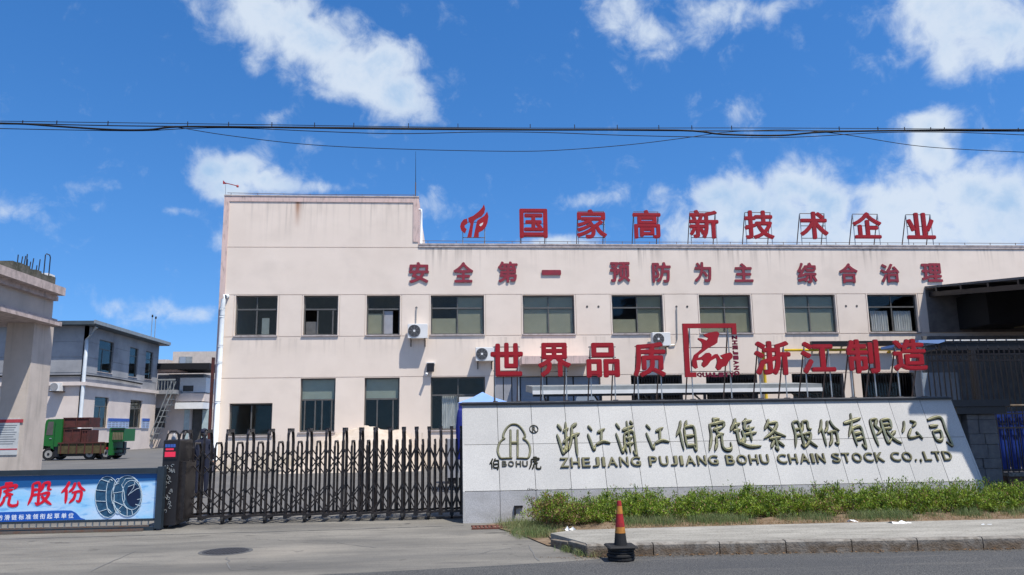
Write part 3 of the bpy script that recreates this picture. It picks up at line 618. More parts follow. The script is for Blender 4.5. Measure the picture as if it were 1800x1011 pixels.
window(bld, BF, RU[1], .66, (.40, .85), upper_mull=False, open_=(0,), blinds=[(.05, 0, .42, .35, 'frame')])
window(bld, BF, RU[2], .66, (.5,), upper_mull=False, open_=(1,), blinds=[(.5, 0, .78, .62, 'silver'), (0, 0, .5, .55, B_)])
window(bld, BF, RU[3], .68, blinds=[(0, 0, .48, .42, B_), (.5, 0, 1, 1, B_)])
window(bld, BF, RU[4], .68, blinds=[(0, 0, .49, 1, B_), (.51, 0, 1, 1, B_)])
window(bld, BF, RU[5], .68, blinds=[(0, 0, .48, .38, B_), (.5, 0, 1, 1, B_)])
window(bld, BF, RU[6], .68, blinds=[(0, 0, .49, 1, B_), (.51, 0, 1, 1, B_)])
window(bld, BF, RU[7], .68, blinds=[(0, 0, .49, 1, B_), (.51, 0, 1, 1, B_)])
window(bld, BF, RU[8], .68, blinds=[(.08, 0, .44, .58, 'curtain'), (.55, 0, .92, .58, 'curtain')])
window(bld, BF, RL[0], None, (.5,))
window(bld, BF, RL[1], .60, (.12, .42, .62, .9), upper_mull=False, blinds=[(0, .6, 1, 1, 'blind_pale')], fm='frame')
window(bld, BF, RL[2], .60, (.36, .82), upper_mull=False, blinds=[(0, .6, 1, 1, 'blind_pale')], fm='frame')
w3 = window(bld, BF, RL[3], .66, (.5,), blinds=[(.2, 0, .5, .65, 'curtain')])
g_ = MB(); a0, b0, a1, b1 = RL[3]; pb(g_, BF, a0+(a1-a0)*.52, b0+.03, a1-.03, b0+(b1-b0)*.62, -.11, -.06); g_.build('covering_board', 'white', w3)
for r in RB:
    wo = window(bld, BF, r, .45, (.5,), sill=True, dep=.16)
    mb = MB(); n = 19
    for i in range(n+1):
        x_ = r[0]+.02+(r[2]-r[0]-.04)*i/n; mb.tube([BF(x_, r[1]+.02, -.05), BF(x_, r[3]-.02, -.05)], .014, 4)
    for z in (r[1]+.2, r[1]+1.0, r[1]+1.35, r[3]-.12): mb.tube([BF(r[0]+.01, z, -.06), BF(r[2]-.01, z, -.06)], .014, 4)
    mb.build('window_bars', 'black', wo)
# entrance: shutters, columns and a thick concrete canopy
ent = MB(); mid = BF.px(915, 680)[0]
for i in range(3):
    u0 = dx0+.05+i*(mid-dx0-.05)/3; g_ = MB(); pb(g_, BF, u0+.02, 0, u0+(mid-dx0-.05)/3-.02, zl-.02, -.20, -.12); g_.build('silver_column', 'silver', bld)
nsh = 3
for i in range(nsh):
    u0 = mid+(dx1-mid)*i/nsh; g_ = MB(); pb(g_, BF, u0+.03, 0, u0+(dx1-mid)/nsh-.03, zl-.03, -.24, -.2)
    for q in range(16): pb(g_, BF, u0+.05, .05+q*.22, u0+(dx1-mid)/nsh-.05, .12+q*.22, -.199, -.188)
    g_.build('roller_shutter', 'shutter', bld)
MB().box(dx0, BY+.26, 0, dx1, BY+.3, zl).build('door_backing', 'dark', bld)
c0, c1 = BF.px(913, 640)[0], BF.px(1030, 640)[0]
MB().box(c0, BY-1.15, 3.88, c1, BY-.002, 4.18).build('entrance_canopy', 'pink', bld)
# ground floor pipework on the right
mb = MB(); za = BF.px(1450, 616)[1]; mb.tube([BF(BF.px(1372, 616)[0], za, .2), BF(BF.px(1600, 616)[0], za, .2)], .055, 8)
for p in (1380, 1440, 1500, 1560): u_ = BF.px(p, 616)[0]; mb.box(u_-.03, BY-.2, za-.14, u_+.03, BY-.005, za-.06)
mb.build('gas_pipe', 'yellow', bld, smooth=True)
mb = MB(); u_ = BF.px(1343, 670)[0]; mb.tube([BF(u_, .1, .12), BF(u_, zl+.2, .12), BF(u_, za, .12)], .06, 8); mb.build('gas_riser', 'yellow', bld, smooth=True)
mb = MB(); z0, z1 = BF.px(1500, 610)[1], BF.px(1500, 601)[1]; pb(mb, BF, BF.px(1420, 605)[0], z0, BF.px(1572, 605)[0], z1, .18, .36)
for p in (1430, 1480, 1530, 1565): u_ = BF.px(p, 616)[0]; pb(mb, BF, u_-.03, z0, u_+.03, z0+.05, .0, .18)
mb.build('cable_tray', 'black', bld)
u_ = BF.px(1500, 680)[0]; MB().tube([BF(u_-.02, .1, .05), BF(u_-.02, za+.1, .05)], .035, 6).build('conduit', 'ruststeel', bld)
# drainpipe left, thin pipe by the tower, hole covers
mb = MB(); q = BF.px(399, 521); mb.tube([BF(q[0]+.02, q[1], .0), BF(q[0]-.03, q[1]-.02, .16), BF(q[0]-.08, q[1]-.16, .18), BF(q[0]-.09, q[1]-.4, .17), BF(q[0]-.10, .35, .17)], .09, 12); mb.build('drainpipe', 'pipe', bld, smooth=True)
mb = MB()
for z in (6.2, 5.9, 4.75, 4.1, 2.6): MB().tube([BF(q[0]-.10, z-.03, .17), BF(q[0]-.10, z+.03, .17)], .105, 12).build('pipe_collar', 'pipe', bld, smooth=True)

mb = MB(); q = BF.px(736, 360); mb.tube([BF(XT+.03, 10.35, -.1), BF(XT+.12, 10.33, -.05), BF(XT+.13, 10.2, -.05), BF(XT+.13, 8.9, -.05)], .045, 8); mb.build('thin_downpipe', 'pipe', bld, smooth=True)
mb = MB()
for (px, py) in ((1032, 539), (1052, 539), (1189, 539), (1208, 539), (1487, 538), (1506, 538), (732, 541)): u_, v_ = BF.px(px, py); MB().disc(BF(u_, v_, 0), (0, -1, 0), .045, .012, 10).build('wall_hole', 'dark', bld)
mb = MB()
for (pts) in ([(732, 541), (731, 570)], [(1189, 541), (1190, 596), (1186, 606), (1178, 607), (1174, 603)]):
    MB().tube([BF(*BF.px(*p), .04) for p in pts], .022, 5).build('refrigerant_hose', 'steel', bld)
# things fixed on the facade
def aircon(px, py, label, s=1.0, flip=False):
    u_, v_ = BF.px(px, py); w, h = .78*s, .56*s; t = thing('air_conditioner', label, 'air conditioner', BF(u_, v_, .12), 'outdoor air conditioner units on the facade')
    MB().bev(u_-w/2, BY-.44, v_-h/2, u_+w/2, BY-.12, v_+h/2, .012).build('casing', 'white', t)
    mb = MB(); cu = u_-w*.17
    for r in (.05, .09, .13, .17, .21, .24): mb.tube([(cu+r*s*math.cos(a*math.pi/10), BY-.455, v_+r*s*math.sin(a*math.pi/10)) for a in range(20)], .006, 4, True)
    for a in range(8): mb.tube([(cu+.04*math.cos(a*.785), BY-.456, v_+.04*math.sin(a*.785)), (cu+.24*s*math.cos(a*.785), BY-.456, v_+.24*s*math.sin(a*.785))], .005, 4)
    g_ = mb.build('fan_grille', 'grey', t); MB().disc((cu, BY-.442, v_), (0, -1, 0), .245*s, .004, 24).build('fan_opening', 'black', t); MB().disc((cu, BY-.452, v_), (0, -1, 0), .045, .012, 12).build('fan_hub', 'white', t)
    mb = MB()
    for sx in (-.28, .28): mb.box(u_+sx-.02, BY-.42, v_-h/2-.04, u_+sx+.02, BY-.002, v_-h/2-.003).box(u_+sx-.02, BY-.03, v_-h/2-.3, u_+sx+.02, BY-.001, v_-h/2-.04)
    mb.build('bracket', 'ruststeel', t)
aircon(735, 584, 'white air conditioner unit between the third and fourth upper windows, whole and freely seen')
aircon(852, 624, 'white air conditioner unit half hidden by the leftmost big red sign character', .95)
aircon(1158, 598, 'white air conditioner unit below the sixth upper window, above a big red sign character', .95)
u_, v_ = BF.px(757, 646); t = thing('security_camera', 'dark floodlight and small white camera fixed beside the curtained ground floor window', 'camera', BF(u_, v_, 0))
MB().box(u_-.14, BY-.20, v_-.18, u_+.14, BY-.12, v_+.16).build('floodlight', 'black', t); MB().box(u_-.16, BY-.13, v_+.12, u_+.17, BY-.001, v_+.19).build('bracket', 'white', t)
MB().tube([(u_-.12, BY-.05, v_-.22), (u_-.18, BY-.3, v_-.3)], .05, 8).build('camera_body', 'white', t); MB().tube([(u_-.12, BY-.01, v_-.2), (u_-.12, BY-.06, v_-.22)], .03, 6).build('camera_arm', 'white', t)
# mast and wind vane on the tower
u_ = XT-.12; t = thing('antenna_mast', 'thin dark lightning mast rising from the right corner of the raised parapet', 'mast', (u_, BY+.16, ZT))
MB().tube([(u_, BY+.16, ZT-.0), (u_, BY+.16, ZT+.7)], .022, 6).build('mast_foot', 'ruststeel', t); MB().tube([(u_, BY+.16, ZT+.7), (u_-.01, BY+.16, ZT+2.05)], .014, 5, r1=.006).build('mast_tip', 'black', t)
u_, v_ = BF.px(393, 342)[0], ZT; t = thing('wind_vane', 'small red wind vane on a thin rod at the left corner of the parapet', 'wind vane', (u_, BY+.12, ZT))
MB().tube([(u_+.05, BY+.12, ZT+.05), (u_+.02, BY+.12, ZT+.52)], .010, 5).build('rod', 'steel', t)
mb = MB().tube([(u_-.02, BY+.12, ZT+.6), (u_+.5, BY+.12, ZT+.47)], .018, 5); mb.build('arm', 'red', t)
mb = MB().lathe((u_+.5, BY+.12, ZT+.41), [(.03, 0), (.055, .03), (.03, .1)], 8).add([(u_-.08, BY+.10, ZT+.55), (u_+.06, BY+.12, ZT+.55), (u_-.08, BY+.10, ZT+.70), (u_-.08, BY+.14, ZT+.55), (u_-.08, BY+.14, ZT+.70)], [(0, 1, 2), (3, 4, 1), (0, 2, 4, 3)]); mb.build('fin', 'red', t)
# slogan fixed on the upper wall
SLOG = [('安',719,461,754,498,'first'),('全',797,461,832,497,'second'),('第',875,460,910,497,'third'),('一',952,475,986,484,'fourth, a single bar,'),('预',1072,461,1107,496,'fifth'),('防',1146,461,1179,497,'sixth'),('为',1220,461,1250,496,'seventh'),('主',1290,463,1323,496,'eighth'),('综',1401,462,1435,498,'ninth'),('合',1475,463,1507,498,'tenth'),('治',1547,464,1580,497,'eleventh'),('理',1619,463,1655,496,'last, peeling,')]
for ch, x0, y0, x1, y1, which in SLOG:
    b_ = BF.box(x0, y0, x1, y1); mid_ = BF((b_[0]+b_[2])/2, b_[1], 0)
    t = thing('slogan_character', f'{which} faded red character of the slogan on the upper wall, reading {ch}', 'sign letter', mid_, 'faded red slogan characters on the upper wall')
    glyph(MB(), ch, BF, b_, .040, .050, .036).build('face', 'redfaded', t); glyph(MB(), ch, BF, (b_[0]+.005, b_[1]+.005, b_[2]-.005, b_[3]-.005), .004, .039, .032).build('return', 'letterback', t)
# rooftop sign characters on angle-iron frames
RF = vert_frame(BY+.9)
ROOF = [('国',913,368,962,419),('家',1013,369,1066,420),('高',1112,370,1161,420),('新',1211,370,1262,420),('技',1308,371,1359,421),('术',1405,373,1454,421),('企',1498,374,1548,420),('业',1592,375,1641,421)]
def lattice(t, fr, a0, b0, a1, b1, foot, back, nx=2, nz=2, rr=.018, legm='ruststeel', frontm='steel'):
    mb = MB(); ins = (a1-a0)*.06
    for k in range(nz+1): z = b0+.06+(b1-b0-.12)*k/nz; mb.tube([fr(a0+ins, z, -.03), fr(a1-ins, z, -.03)], rr, 4)
    mb.build('crossbar', 'ruststeel', t)
    for i in range(nx):
        a = a0+ins+(a1-a0-2*ins)*i/(nx-1)
        MB().tube([fr(a, foot, -.03), fr(a, b1-.05, -.03)], rr, 4).build('front_leg', frontm, t)
        MB().tube([fr(a, foot, -.03-back), fr(a, b1-.08, -.05)], rr*1.25, 4).build('back_leg', legm, t)
        MB().tube([fr(a, foot+.1, -.03), fr(a, foot+.35, -.03-back*.75)], rr*.8, 4).build('brace', 'ruststeel', t)
ordn = ['first','second','third','fourth','fifth','sixth','seventh','last']
for k, (ch, x0, y0, x1, y1) in enumerate(ROOF):
    b_ = RF.box(x0, y0, x1, y1); t = thing('rooftop_character', f'{ordn[k]} red character of the rooftop sign after the flame emblem, reading {ch}', 'sign letter', RF((b_[0]+b_[2])/2, 8.0, 0), 'red rooftop sign characters')
    glyph(MB(), ch, RF, b_, .0, .10, .034).build('character', 'red', t); lattice(t, RF, *b_, 8.0, 1.0)
def poly_px(fr, px0, py0, s, pts): return [fr.px(px0+x/s, py0+y/s) for x, y in pts]
fl = thing('flame_emblem', 'red flame shaped emblem standing left of the rooftop characters', 'emblem', RF(RF.px(834, 400)[0], 8.0, 0), 'red rooftop sign characters')
for pts in ([(265,445),(190,465),(130,540),(110,620),(140,710),(220,770),(255,680),(212,640),(215,590),(275,545)],
            [(290,430),(400,385),(520,290),(600,205),(640,125),(665,230),(650,310),(590,390),(480,445),(420,490),(400,600),(365,855),(270,855),(310,700),(340,550),(300,510)],
            [(712,290),(740,400),(720,530),(680,630),(610,705),(525,745),(525,855),(410,855),(440,700),(470,560),(490,490),(560,440),(640,390)]):
    P2 = poly_px(RF, 800, 350, 12.64, pts); fixn(MB().prism(P2, RF, 0, .1).build('flame_piece', 'red', fl))
mb = MB(); P2 = poly_px(RF, 800, 350, 12.64, [(535,600),(560,565),(625,530),(610,580),(570,620)]); fixn(mb.prism(P2, RF, .095, .108).build('flame_slot', 'paper', fl))
b_ = RF.box(811, 388, 855, 420); lattice(fl, RF, *b_, 8.0, .9, nz=1)
# ================================================================== GRANITE NAME WALL
YW, HP, LEAN = 12.95, .48, R(23.5)
ZW = 1.88; S1 = (ZW-HP)/math.cos(LEAN)
gw = thing('granite_name_wall', 'long grey granite name wall with bronze lettering, sloping back above a darker plinth', 'sign wall', (4.6, YW, 0))
SF = Frame((0, YW, HP), (1, 0, 0), (0, math.sin(LEAN), math.cos(LEAN)))
WX0, WX1 = .165, 8.95; YTOP = YW+math.sin(LEAN)*S1; YB = YTOP+.55
prof = [(YW+.03, -.02), (YW+.03, HP), (YTOP+.03, ZW), (YB, ZW), (YB, -.02)]
MB().prism(prof, lambda a, b, d: (d, a, b), WX0+.02, WX1-.02).build('core', 'mortar', gw)
n = 15; sw = (WX1-WX0)/n; rows = [(0.004, .80), (.80, S1)]
for i in range(n):
    a0 = WX0+i*sw+.004; a1 = WX0+(i+1)*sw-.004
    mb = MB(); mb.box(a0, YW-.012+random.uniform(0, .003), -.02, a1, YW+.028, HP-.002); mb.build('plinth_slab', 'granite_dark', gw)
    for (b0, b1) in rows:
        j = random.uniform(-.0015, .0015); mb = MB(); pb(mb, SF, a0, b0+.004, a1, b1-.004, -.026, .004+j); mb.build('granite_slab', 'granite', gw)
for side, xx in (('l', WX0), ('r', WX1)):
    mb = MB(); d0, d1 = (xx-.012, xx+.018) if side == 'l' else (xx-.018, xx+.012); mb.prism([(YW-.012, -.02), (YW-.012, HP), (YTOP, ZW), (YB, ZW), (YB, -.02)], lambda a, b, d: (d, a, b), d0, d1); fixn(mb.build('end_slab', 'granite', gw))
MB().box(WX0-.05, YTOP-.05, ZW+.002, WX1+.02, YB+.05, ZW+.030).build('coping_edge', 'black', gw)
MB().box(WX0-.02, YTOP+.04, ZW+.031, WX1+.0, YB+.03, ZW+.052).build('coping_top', 'stone', gw)
CH = [('浙',978,742,1020,801),('江',1032,745,1072,794),('浦',1082,740,1120,799),('江',1135,743,1175,792),('伯',1187,740,1225,793),('虎',1241,735,1281,794),('链',1284,736,1333,791),('条',1339,738,1381,791),('股',1391,740,1431,788),('份',1437,738,1476,785),('有',1484,728,1521,786),('限',1529,735,1578,785),('公',1583,738,1619,778),('司',1631,731.5,1668,785)]
for ch, x0, y0, x1, y1 in CH:
    mb = MB(); b_ = SF.box(x0, y0, x1, y1); rt_ = MB(); brush_char(mb, ch, SF, b_, 14.5, .030, .050, .004, ret=rt_); rt_.build('character_return', 'bronze_dark', mb.build('bronze_character', 'gold', gw))
# the english line: words fitted letter by letter
W_ = [('ZHEJIANG', 984, 1126), ('PUJIANG', 1140, 1262), ('BOHU', 1275, 1351), ('CHAIN', 1365, 1449), ('STOCK', 1461, 1552), ('CO.,LTD', 1564, 1671)]
wid = dict(Z=.95, H=1, E=.92, J=.8, I=.38, A=1.1, N=1.0, G=1.12, P=.95, U=1.0, B=1.0, O=1.15, C=1.1, S=1.0, T=.95, K=1.05, L=.82, D=1.05); wid['.'] = .35; wid[','] = .35
def yb(x): return 825+(808-825)*(x-984)/(1671-984)
def yt(x): return 807+(792-807)*(x-984)/(1671-984)
sb = SF.px(1300, yb(1300))[1]; st = SF.px(1300, yt(1300))[1]
for w_, x0, x1 in W_:
    A0 = SF.px(x0, (yb(x0)+yt(x0))/2)[0]; A1 = SF.px(x1, (yb(x1)+yt(x1))/2)[0]
    gap = .22; tot = sum(wid[c] for c in w_)+gap*(len(w_)-1); u_ = A0; k_ = (A1-A0)/tot
    for c in w_:
        h0, h1 = sb, st; wd = wid[c]*k_
        if c == '.': h1 = sb+(st-sb)*.22
        if c == ',': h0, h1 = sb-(st-sb)*.15, sb+(st-sb)*.22
        if c in '.,': ww = wd*.6
        else: ww = wd
        lt_ = glyph(MB(), c, SF, (u_, h0, u_+ww, h1), .004, .030, .026).build('bronze_letter', 'bronze_dark', gw); i_ = .007*(c not in '.,'); glyph(MB(), c, SF, (u_+i_+.003, h0+i_+.004, u_+ww-i_+.002, h1-i_+.003), .0305, .034, .004).build('letter_face', 'gold_dim', lt_); u_ += wd+gap*k_
# emblem
def LP(x, y): return SF.px(850+x/9.627, 730+y/9.627)
em = MB(); emr = MB()
def stroke_px(mb, pts, w=.034, side=.022, ridge=.04, tp=(.9, .9)):
    brush(mb, SF, [LP(*p) for p in pts], w*1.35, side, ridge, tp, k=6, ret=emr)
stroke_px(em, [(485,728),(390,730),(290,728),(246,650),(240,570),(268,480),(310,425),(352,398),(330,375),(342,310),(390,225),(450,170),(512,155),(580,170),(640,225),(690,310),(700,370),(675,400),(720,430),(765,490),(785,570),(782,650),(750,728),(650,730),(558,728)])
stroke_px(em, [(455,250),(455,480),(455,712)]); stroke_px(em, [(575,250),(575,480),(575,712)]); stroke_px(em, [(472,470),(515,470),(560,470)], .05)
emr.build('emblem_return', 'bronze_dark', em.build('lobed_emblem', 'gold', gw))
em = MB(); cc = LP(850, 238); rr = abs(LP(920, 238)[0]-LP(850, 238)[0])
em.tube([SF(cc[0]+rr*math.cos(a*math.pi/12), cc[1]+rr*math.sin(a*math.pi/12), .012) for a in range(24)], .009, 5, True); em.build('trademark_ring', 'bronze_dark', gw)
def lbox(x0, y0, x1, y1): return SF.box(850+x0/9.627, 730+y0/9.627, 850+x1/9.627, 730+y1/9.627)
glyph(MB(), 'R', SF, lbox(820, 195, 885, 285), .003, .018, .03).build('trademark_letter', 'bronze_dark', gw)
for ch, bxx in (('伯', (95,735,265,925)), ('虎', (765,705,965,920))): mb = MB(); brush_char(mb, ch, SF, lbox(*bxx), 14, .010, .02, .004); mb.build('small_character', 'bronze_dark', gw)
for ch, x0, x1 in (('B',312,395),('O',415,515),('H',545,635),('U',655,750)): glyph(MB(), ch, SF, lbox(x0, 778, x1, 875), .004, .022, .034).build('small_letter', 'bronze_dark', gw)
mb = MB()
for k in range(7): x_ = 927+k*2.6; mb.tube([SF(*SF.px(x_, 860+random.uniform(-2, 2)), .006), SF(*SF.px(x_+2.2, 862+random.uniform(-2, 2)), .006)], .005, 4)
mb.build('scribbled_mark', 'black', gw, kind='stuff')
# ------------------------------------------------------------------ big red characters standing on the wall
YR = YTOP+.12; QF = vert_frame(YR)
BIG = [('世',862,603,919,662,'first'),('界',945,603,1003,663,'second'),('品',1030,603,1088,664,'third'),('质',1112,602,1169,663,'fourth'),('浙',1325,600,1388,660,'fifth'),('江',1407,601,1466,657,'sixth'),('制',1487,597,1543,657,'seventh'),('造',1568,596,1626,652,'last')]
def steps(t, fr, a0, b0, a1, b1, foot, back):
    ins = (a1-a0)*.14
    for z in (b0+.10, (b0+b1)/2+.05, b1-.07): MB().tube([fr(a0+ins*.6, z, -.02), fr(a1-ins*.6, z, -.02)], .010, 4).build('crossbar', 'ruststeel', t)
    for a in (a0+ins, a1-ins):
        MB().tube([fr(a, foot, -.02), fr(a, b1-.05, -.02)], .012, 4).build('front_leg', 'steel', t)
        MB().tube([fr(a, foot, -.02-back), fr(a, b1-.12, -.03)], .014, 4).build('back_leg', 'ruststeel', t)
        MB().box(*(lambda p: (p.x-.04, p.y-.04, p.z-.002, p.x+.04, p.y+.04, p.z+.012))(fr(a, foot, -.02))).build('foot_plate', 'ruststeel', t)
for ch, x0, y0, x1, y1, w_ in BIG:
    b_ = QF.box(x0, y0, x1, y1); t = thing('standing_character', f'{w_} big red character standing on the granite wall, reading {ch}', 'sign letter', QF((b_[0]+b_[2])/2, ZW+.085, 0), 'big red characters standing on the granite wall')
    glyph(MB(), ch, QF, b_, .0, .055, .038).build('character', 'red', t); steps(t, QF, *b_, ZW+.054, .38)
bq = QF.box(1200, 569, 1296, 663); sq = thing('square_emblem', 'large red open square with a brush drawn mark and small letters, between the standing characters', 'emblem', QF((bq[0]+bq[2])/2, ZW+.085, 0), 'big red characters standing on the granite wall')
def QP(x, y): return QF.px(1190+x/9.19, 560+y/9.19)
A0, B0, A1, B1 = QP(90, 950)[0], QP(90, 950)[1], QP(955, 85)[0], QP(500, 85)[1]
u0 = QP(100, 500)[0]; u1 = QP(965, 500)[0]; w_ = .082
fixn(MB().prism([(u0, B0), (u0+.205*(u1-u0), B0), (u0+.205*(u1-u0), B0+w_), (u0+w_*1.1, B0+w_), (u0+w_*1.1, B1-w_), (u1-w_, B1-w_), (u1-w_, B1-.20), (u1, B1-.20), (u1, B1), (u0, B1)], QF, 0, .055).build('square_border', 'red', sq))
sh = [[(415,262),(500,235),(600,215),(640,215),(672,250),(645,330),(640,390),(600,425),(480,490),(400,550),(340,595),(330,640),(395,615),(455,560),(510,555),(548,590),(540,625),(600,580),(640,575),(672,620),(690,655),(740,655),(690,600),(760,570),(850,550),(888,590),(880,640),(820,700),(790,765),(715,790),(690,830),(655,842),(615,795),(640,700),(630,640),(600,650),(530,690),(480,760),(430,795),(390,760),(395,720),(420,690),(400,670),(340,675),(305,680),(325,800),(290,815),(240,770),(235,680),(270,590),(330,545),(395,490),(400,420),(385,380),(330,340),(330,320),(380,325),(470,360),(500,320),(440,290)]]
mbq = MB(); fixn(mbq.prism([QP(*p) for p in sh[0]], QF, .0, .05).build('brush_mark', 'red', sq))
hz = (B1-.205)-(B0)
for k, c in enumerate('ZHEJIANG'):
    z1 = B1-.215-k*(hz/8.3); glyph(MB(), c, QF, (u1-w_, z1-hz/8.3*.86, u1+.015, z1), 0, .03, .075, rot=True).build('edge_letter', 'maroon', sq)
for k, c in enumerate('QUALITY'):
    a_ = u0+.225*(u1-u0)+k*(.70*(u1-u0)/7); glyph(MB(), c, QF, (a_, B0-.004, a_+.09*(u1-u0), B0+w_), 0, .03, .075).build('edge_letter', 'maroon', sq)
steps(sq, QF, u0, B0, u1, B1, ZW+.054, .45)
# ================================================================== FOLDING GATE
YG = 13.60; DG = .44; YM = YG+DG/2
gt = thing('folding_gate', 'dark steel accordion gate of arched hoops and crossed bars, drawn across the driveway', 'gate', (-2, YM, 0))
HX = [330,366.6,405,441,477,511.6,544.5,577,607,635.7,660.4,686,710,732.4,754.5,775,794,811]
GX = [U(p, 765, Y=YM).x for p in HX]
def hoop(x, h, r, cap=True):
    # narrow arch spanning the depth of the gate, flattened tubes
    y0, y1 = YG, YG+DG
    pts = [(x, y0, .10), (x, y0, h-.20), (x, y0+.035, h-.06), (x, y0+.10, h), (x, y1-.10, h), (x, y1-.035, h-.06), (x, y1, h-.20), (x, y1, .10)]
    return MB().tube(pts, r, 6)
sx = [(GX[i]+GX[i+1])/2 for i in range(len(GX)-1)]
for i, x in enumerate(GX):
    h = hoop(x, 1.50, .026).build('tall_hoop', 'gate', gt)
    MB().box(x-.03, YG+.08, 1.475, x+.03, YG+DG-.08, 1.53).build('hoop_cap', 'black', h)
    MB().tube([(x, YG-.01, 1.13), (x, YG-.01, 1.17)], .032, 6).tube([(x, YG-.01, .53), (x, YG-.01, .56)], .032, 6).build('sleeve', 'black', h, kind='stuff')
    MB().box(x-.035, YG-.03, .06, x+.035, YG+DG+.03, .12).build('foot_beam', 'black', h)
    for yy in (YG-.01, YG+DG+.01):
        if i % 2 == 0: MB().disc((x-.02, yy, .055), (1, 0, 0), .055, .04, 12).build('wheel', 'rubber', h)
for x in sx: MB().tube([(x, YG+.03, .13), (x, YG+.03, 1.22), (x, YG+.09, 1.30), (x, YG+DG-.09, 1.30), (x, YG+DG-.03, 1.22), (x, YG+DG-.03, .13)], .020, 6).build('short_hoop', 'gate', gt)
for i in range(len(GX)-1):
    xa, xb = GX[i], GX[i+1]; dx_ = xb-xa; dz = math.sqrt(max(.52**2-dx_**2, .05))
    for zc in (.97, .37):
        for yy in (YG-.02, YG+DG+.02):
            for s_ in (1, -1): MB().tube([(xa, yy+s_*.006, zc-s_*dz/2), (xb, yy+s_*.006, zc+s_*dz/2)], .013, 4).build('cross_bar', 'gate', gt)
    for yy in (YG-.015, YG+DG): MB().tube([(xa, yy, .11), (xb, yy, .13)], .026, 4).build('base_link', 'gate', gt)
# head unit with the driving motor and a small display
HF = vert_frame(13.1); hx0, hx1 = HF.px(282, 860)[0], HF.px(321, 860)[0]; zt_ = HF.px(300, 773)[1]
hu = thing('gate_motor_unit', 'dark gate drive cabinet with an embossed front and a lit red and blue display', 'gate motor', ((hx0+hx1)/2, 13.1, 0))
pw = HF.px(311, 860)[0]
MB().bev(hx0, 13.1, .05, pw, 13.75, zt_, .015).build('cabinet', 'black', hu)
MB().box(pw, 13.2, .12, hx1, 13.7, zt_-.35).build('side_housing', 'gate', hu)
mb = MB(); P_ = lambda x, z, y: (x, y, z)
for yy in (13.12, 13.7): MB().tube([P_(hx0+.04, zt_, yy), P_(hx0+.06, zt_+.09, yy), P_(hx0+.10, zt_+.13, yy), P_(pw-.08, zt_+.13, yy), P_(pw-.04, zt_+.09, yy), P_(pw-.02, zt_, yy)], .018, 6).build('top_handle', 'gate', hu)
MB().lathe(((hx0+pw)/2, 13.2, zt_), [(.04, 0), (.04, .03), (.025, .08), (.005, .10)], 12).build('warning_lamp', 'silver', hu)
MB().box(hx0+.02, 13.085, zt_-.30, pw-.02, 13.099, zt_-.03).build('display_panel', 'black', hu)
led = bpy.data.materials.new('red_led'); led.use_nodes = True; b = led.node_tree.nodes['Principled BSDF']; b.inputs['Base Color'].default_value = (.5, .02, .05, 1); b.inputs['Emission Color'].default_value = (1, .03, .1, 1); b.inputs['Emission Strength'].default_value = .25; M['led'] = led
MB().box(hx0+.04, 13.078, zt_-.27, pw-.05, 13.084, zt_-.19).build('red_strip', led, hu)
mb = MB(); zz = zt_-.09
for k in range(4): x_ = hx0+.04+k*(pw-hx0-.09)/4; mb.box(x_, 13.078, zz-.03, x_+.035, 13.084, zz+.02)
mb.build('blue_digits', 'noticeblue', hu, kind='stuff'); MB().box(hx0+.05, 13.078, zt_-.165, pw-.08, 13.084, zt_-.135).build('red_digits', 'led', hu)
mb = MB(); rnd = random.Random(3)      # raised scroll work
for k in range(26):
    x_ = hx0+.05+rnd.random()*(pw-hx0-.12); z_ = .25+rnd.random()*.72; a_ = rnd.random()*6
    mb.tube([(x_+.032*(1-q/9)*math.cos(a_+q*.7), 13.095, z_+.032*(1-q/9)*math.sin(a_+q*.7)) for q in range(8)], .006, 4)
mb.build('embossed_scroll', 'steel', hu, kind='stuff')
for yy in (13.2, 13.65): MB().disc((hx0+.06, yy, .055), (1, 0, 0), .055, .05, 12).build('wheel', 'rubber', hu)
# ================================================================== SLIDING BILLBOARD GATE
ga = U(0, 937, Z=0); gb_ = U(285, 931, Z=0); gb_.y = 13.02; ga.y = 13.0
ex = Vector((1, 0, 0)); DF = vert_frame(13.0)
bg = thing('sliding_banner_gate', 'low sliding gate covered by a printed snow chain advertisement in blue and white', 'gate', (-8, 13.0, 0))
xL, xR = -13.0, DF.px(287, 880)[0]; zT = DF.px(140, 825)[1]; zB = DF.px(140, 938)[1]
p0, p1 = DF.px(277, 870)[0], xL+.1; q1 = DF.px(140, 834.5)[1]; q0 = DF.px(140, 914)[1]
MB().box(xL, 12.97, q1+.003, xR-.10, 13.05, zT).build('top_rail', mat('slate_blue_steel', (.035, .05, .065), .45, metal=.3), bg); M['slate'] = bpy.data.materials['slate_blue_steel']
MB().box(xR-.10, 12.95, .02, xR, 13.07, zT+.02).build('end_post', 'slate', bg); MB().box(xL, 12.97, zB+.02, xR-.10, 13.05, zB+.08).build('bottom_rail', 'slate', bg)
MB().box(xL, 12.9, .0, xR-.25, 12.94, .03).build('ground_track', 'ruststeel', bg); MB().box(xL, 13.0, .03, xR-.2, 13.04, .07).build('lower_tube', 'ruststeel', bg)
MB().box(xL, 12.98, q0-.035, xR-.10, 13.04, q0-.004).build('print_rail', 'slate', bg)
x_ = xL+.05; mbp = None
while x_ < xR-.12: MB().tube([(x_, 13.01, zB+.075), (x_, 13.01, q0-.03)], .012, 4).build('baluster', 'steel', bg); x_ += .105
pr = MB().box(p1, 13.0, q0, p0, 13.015, q1).build('printed_sheet', 'print', bg)
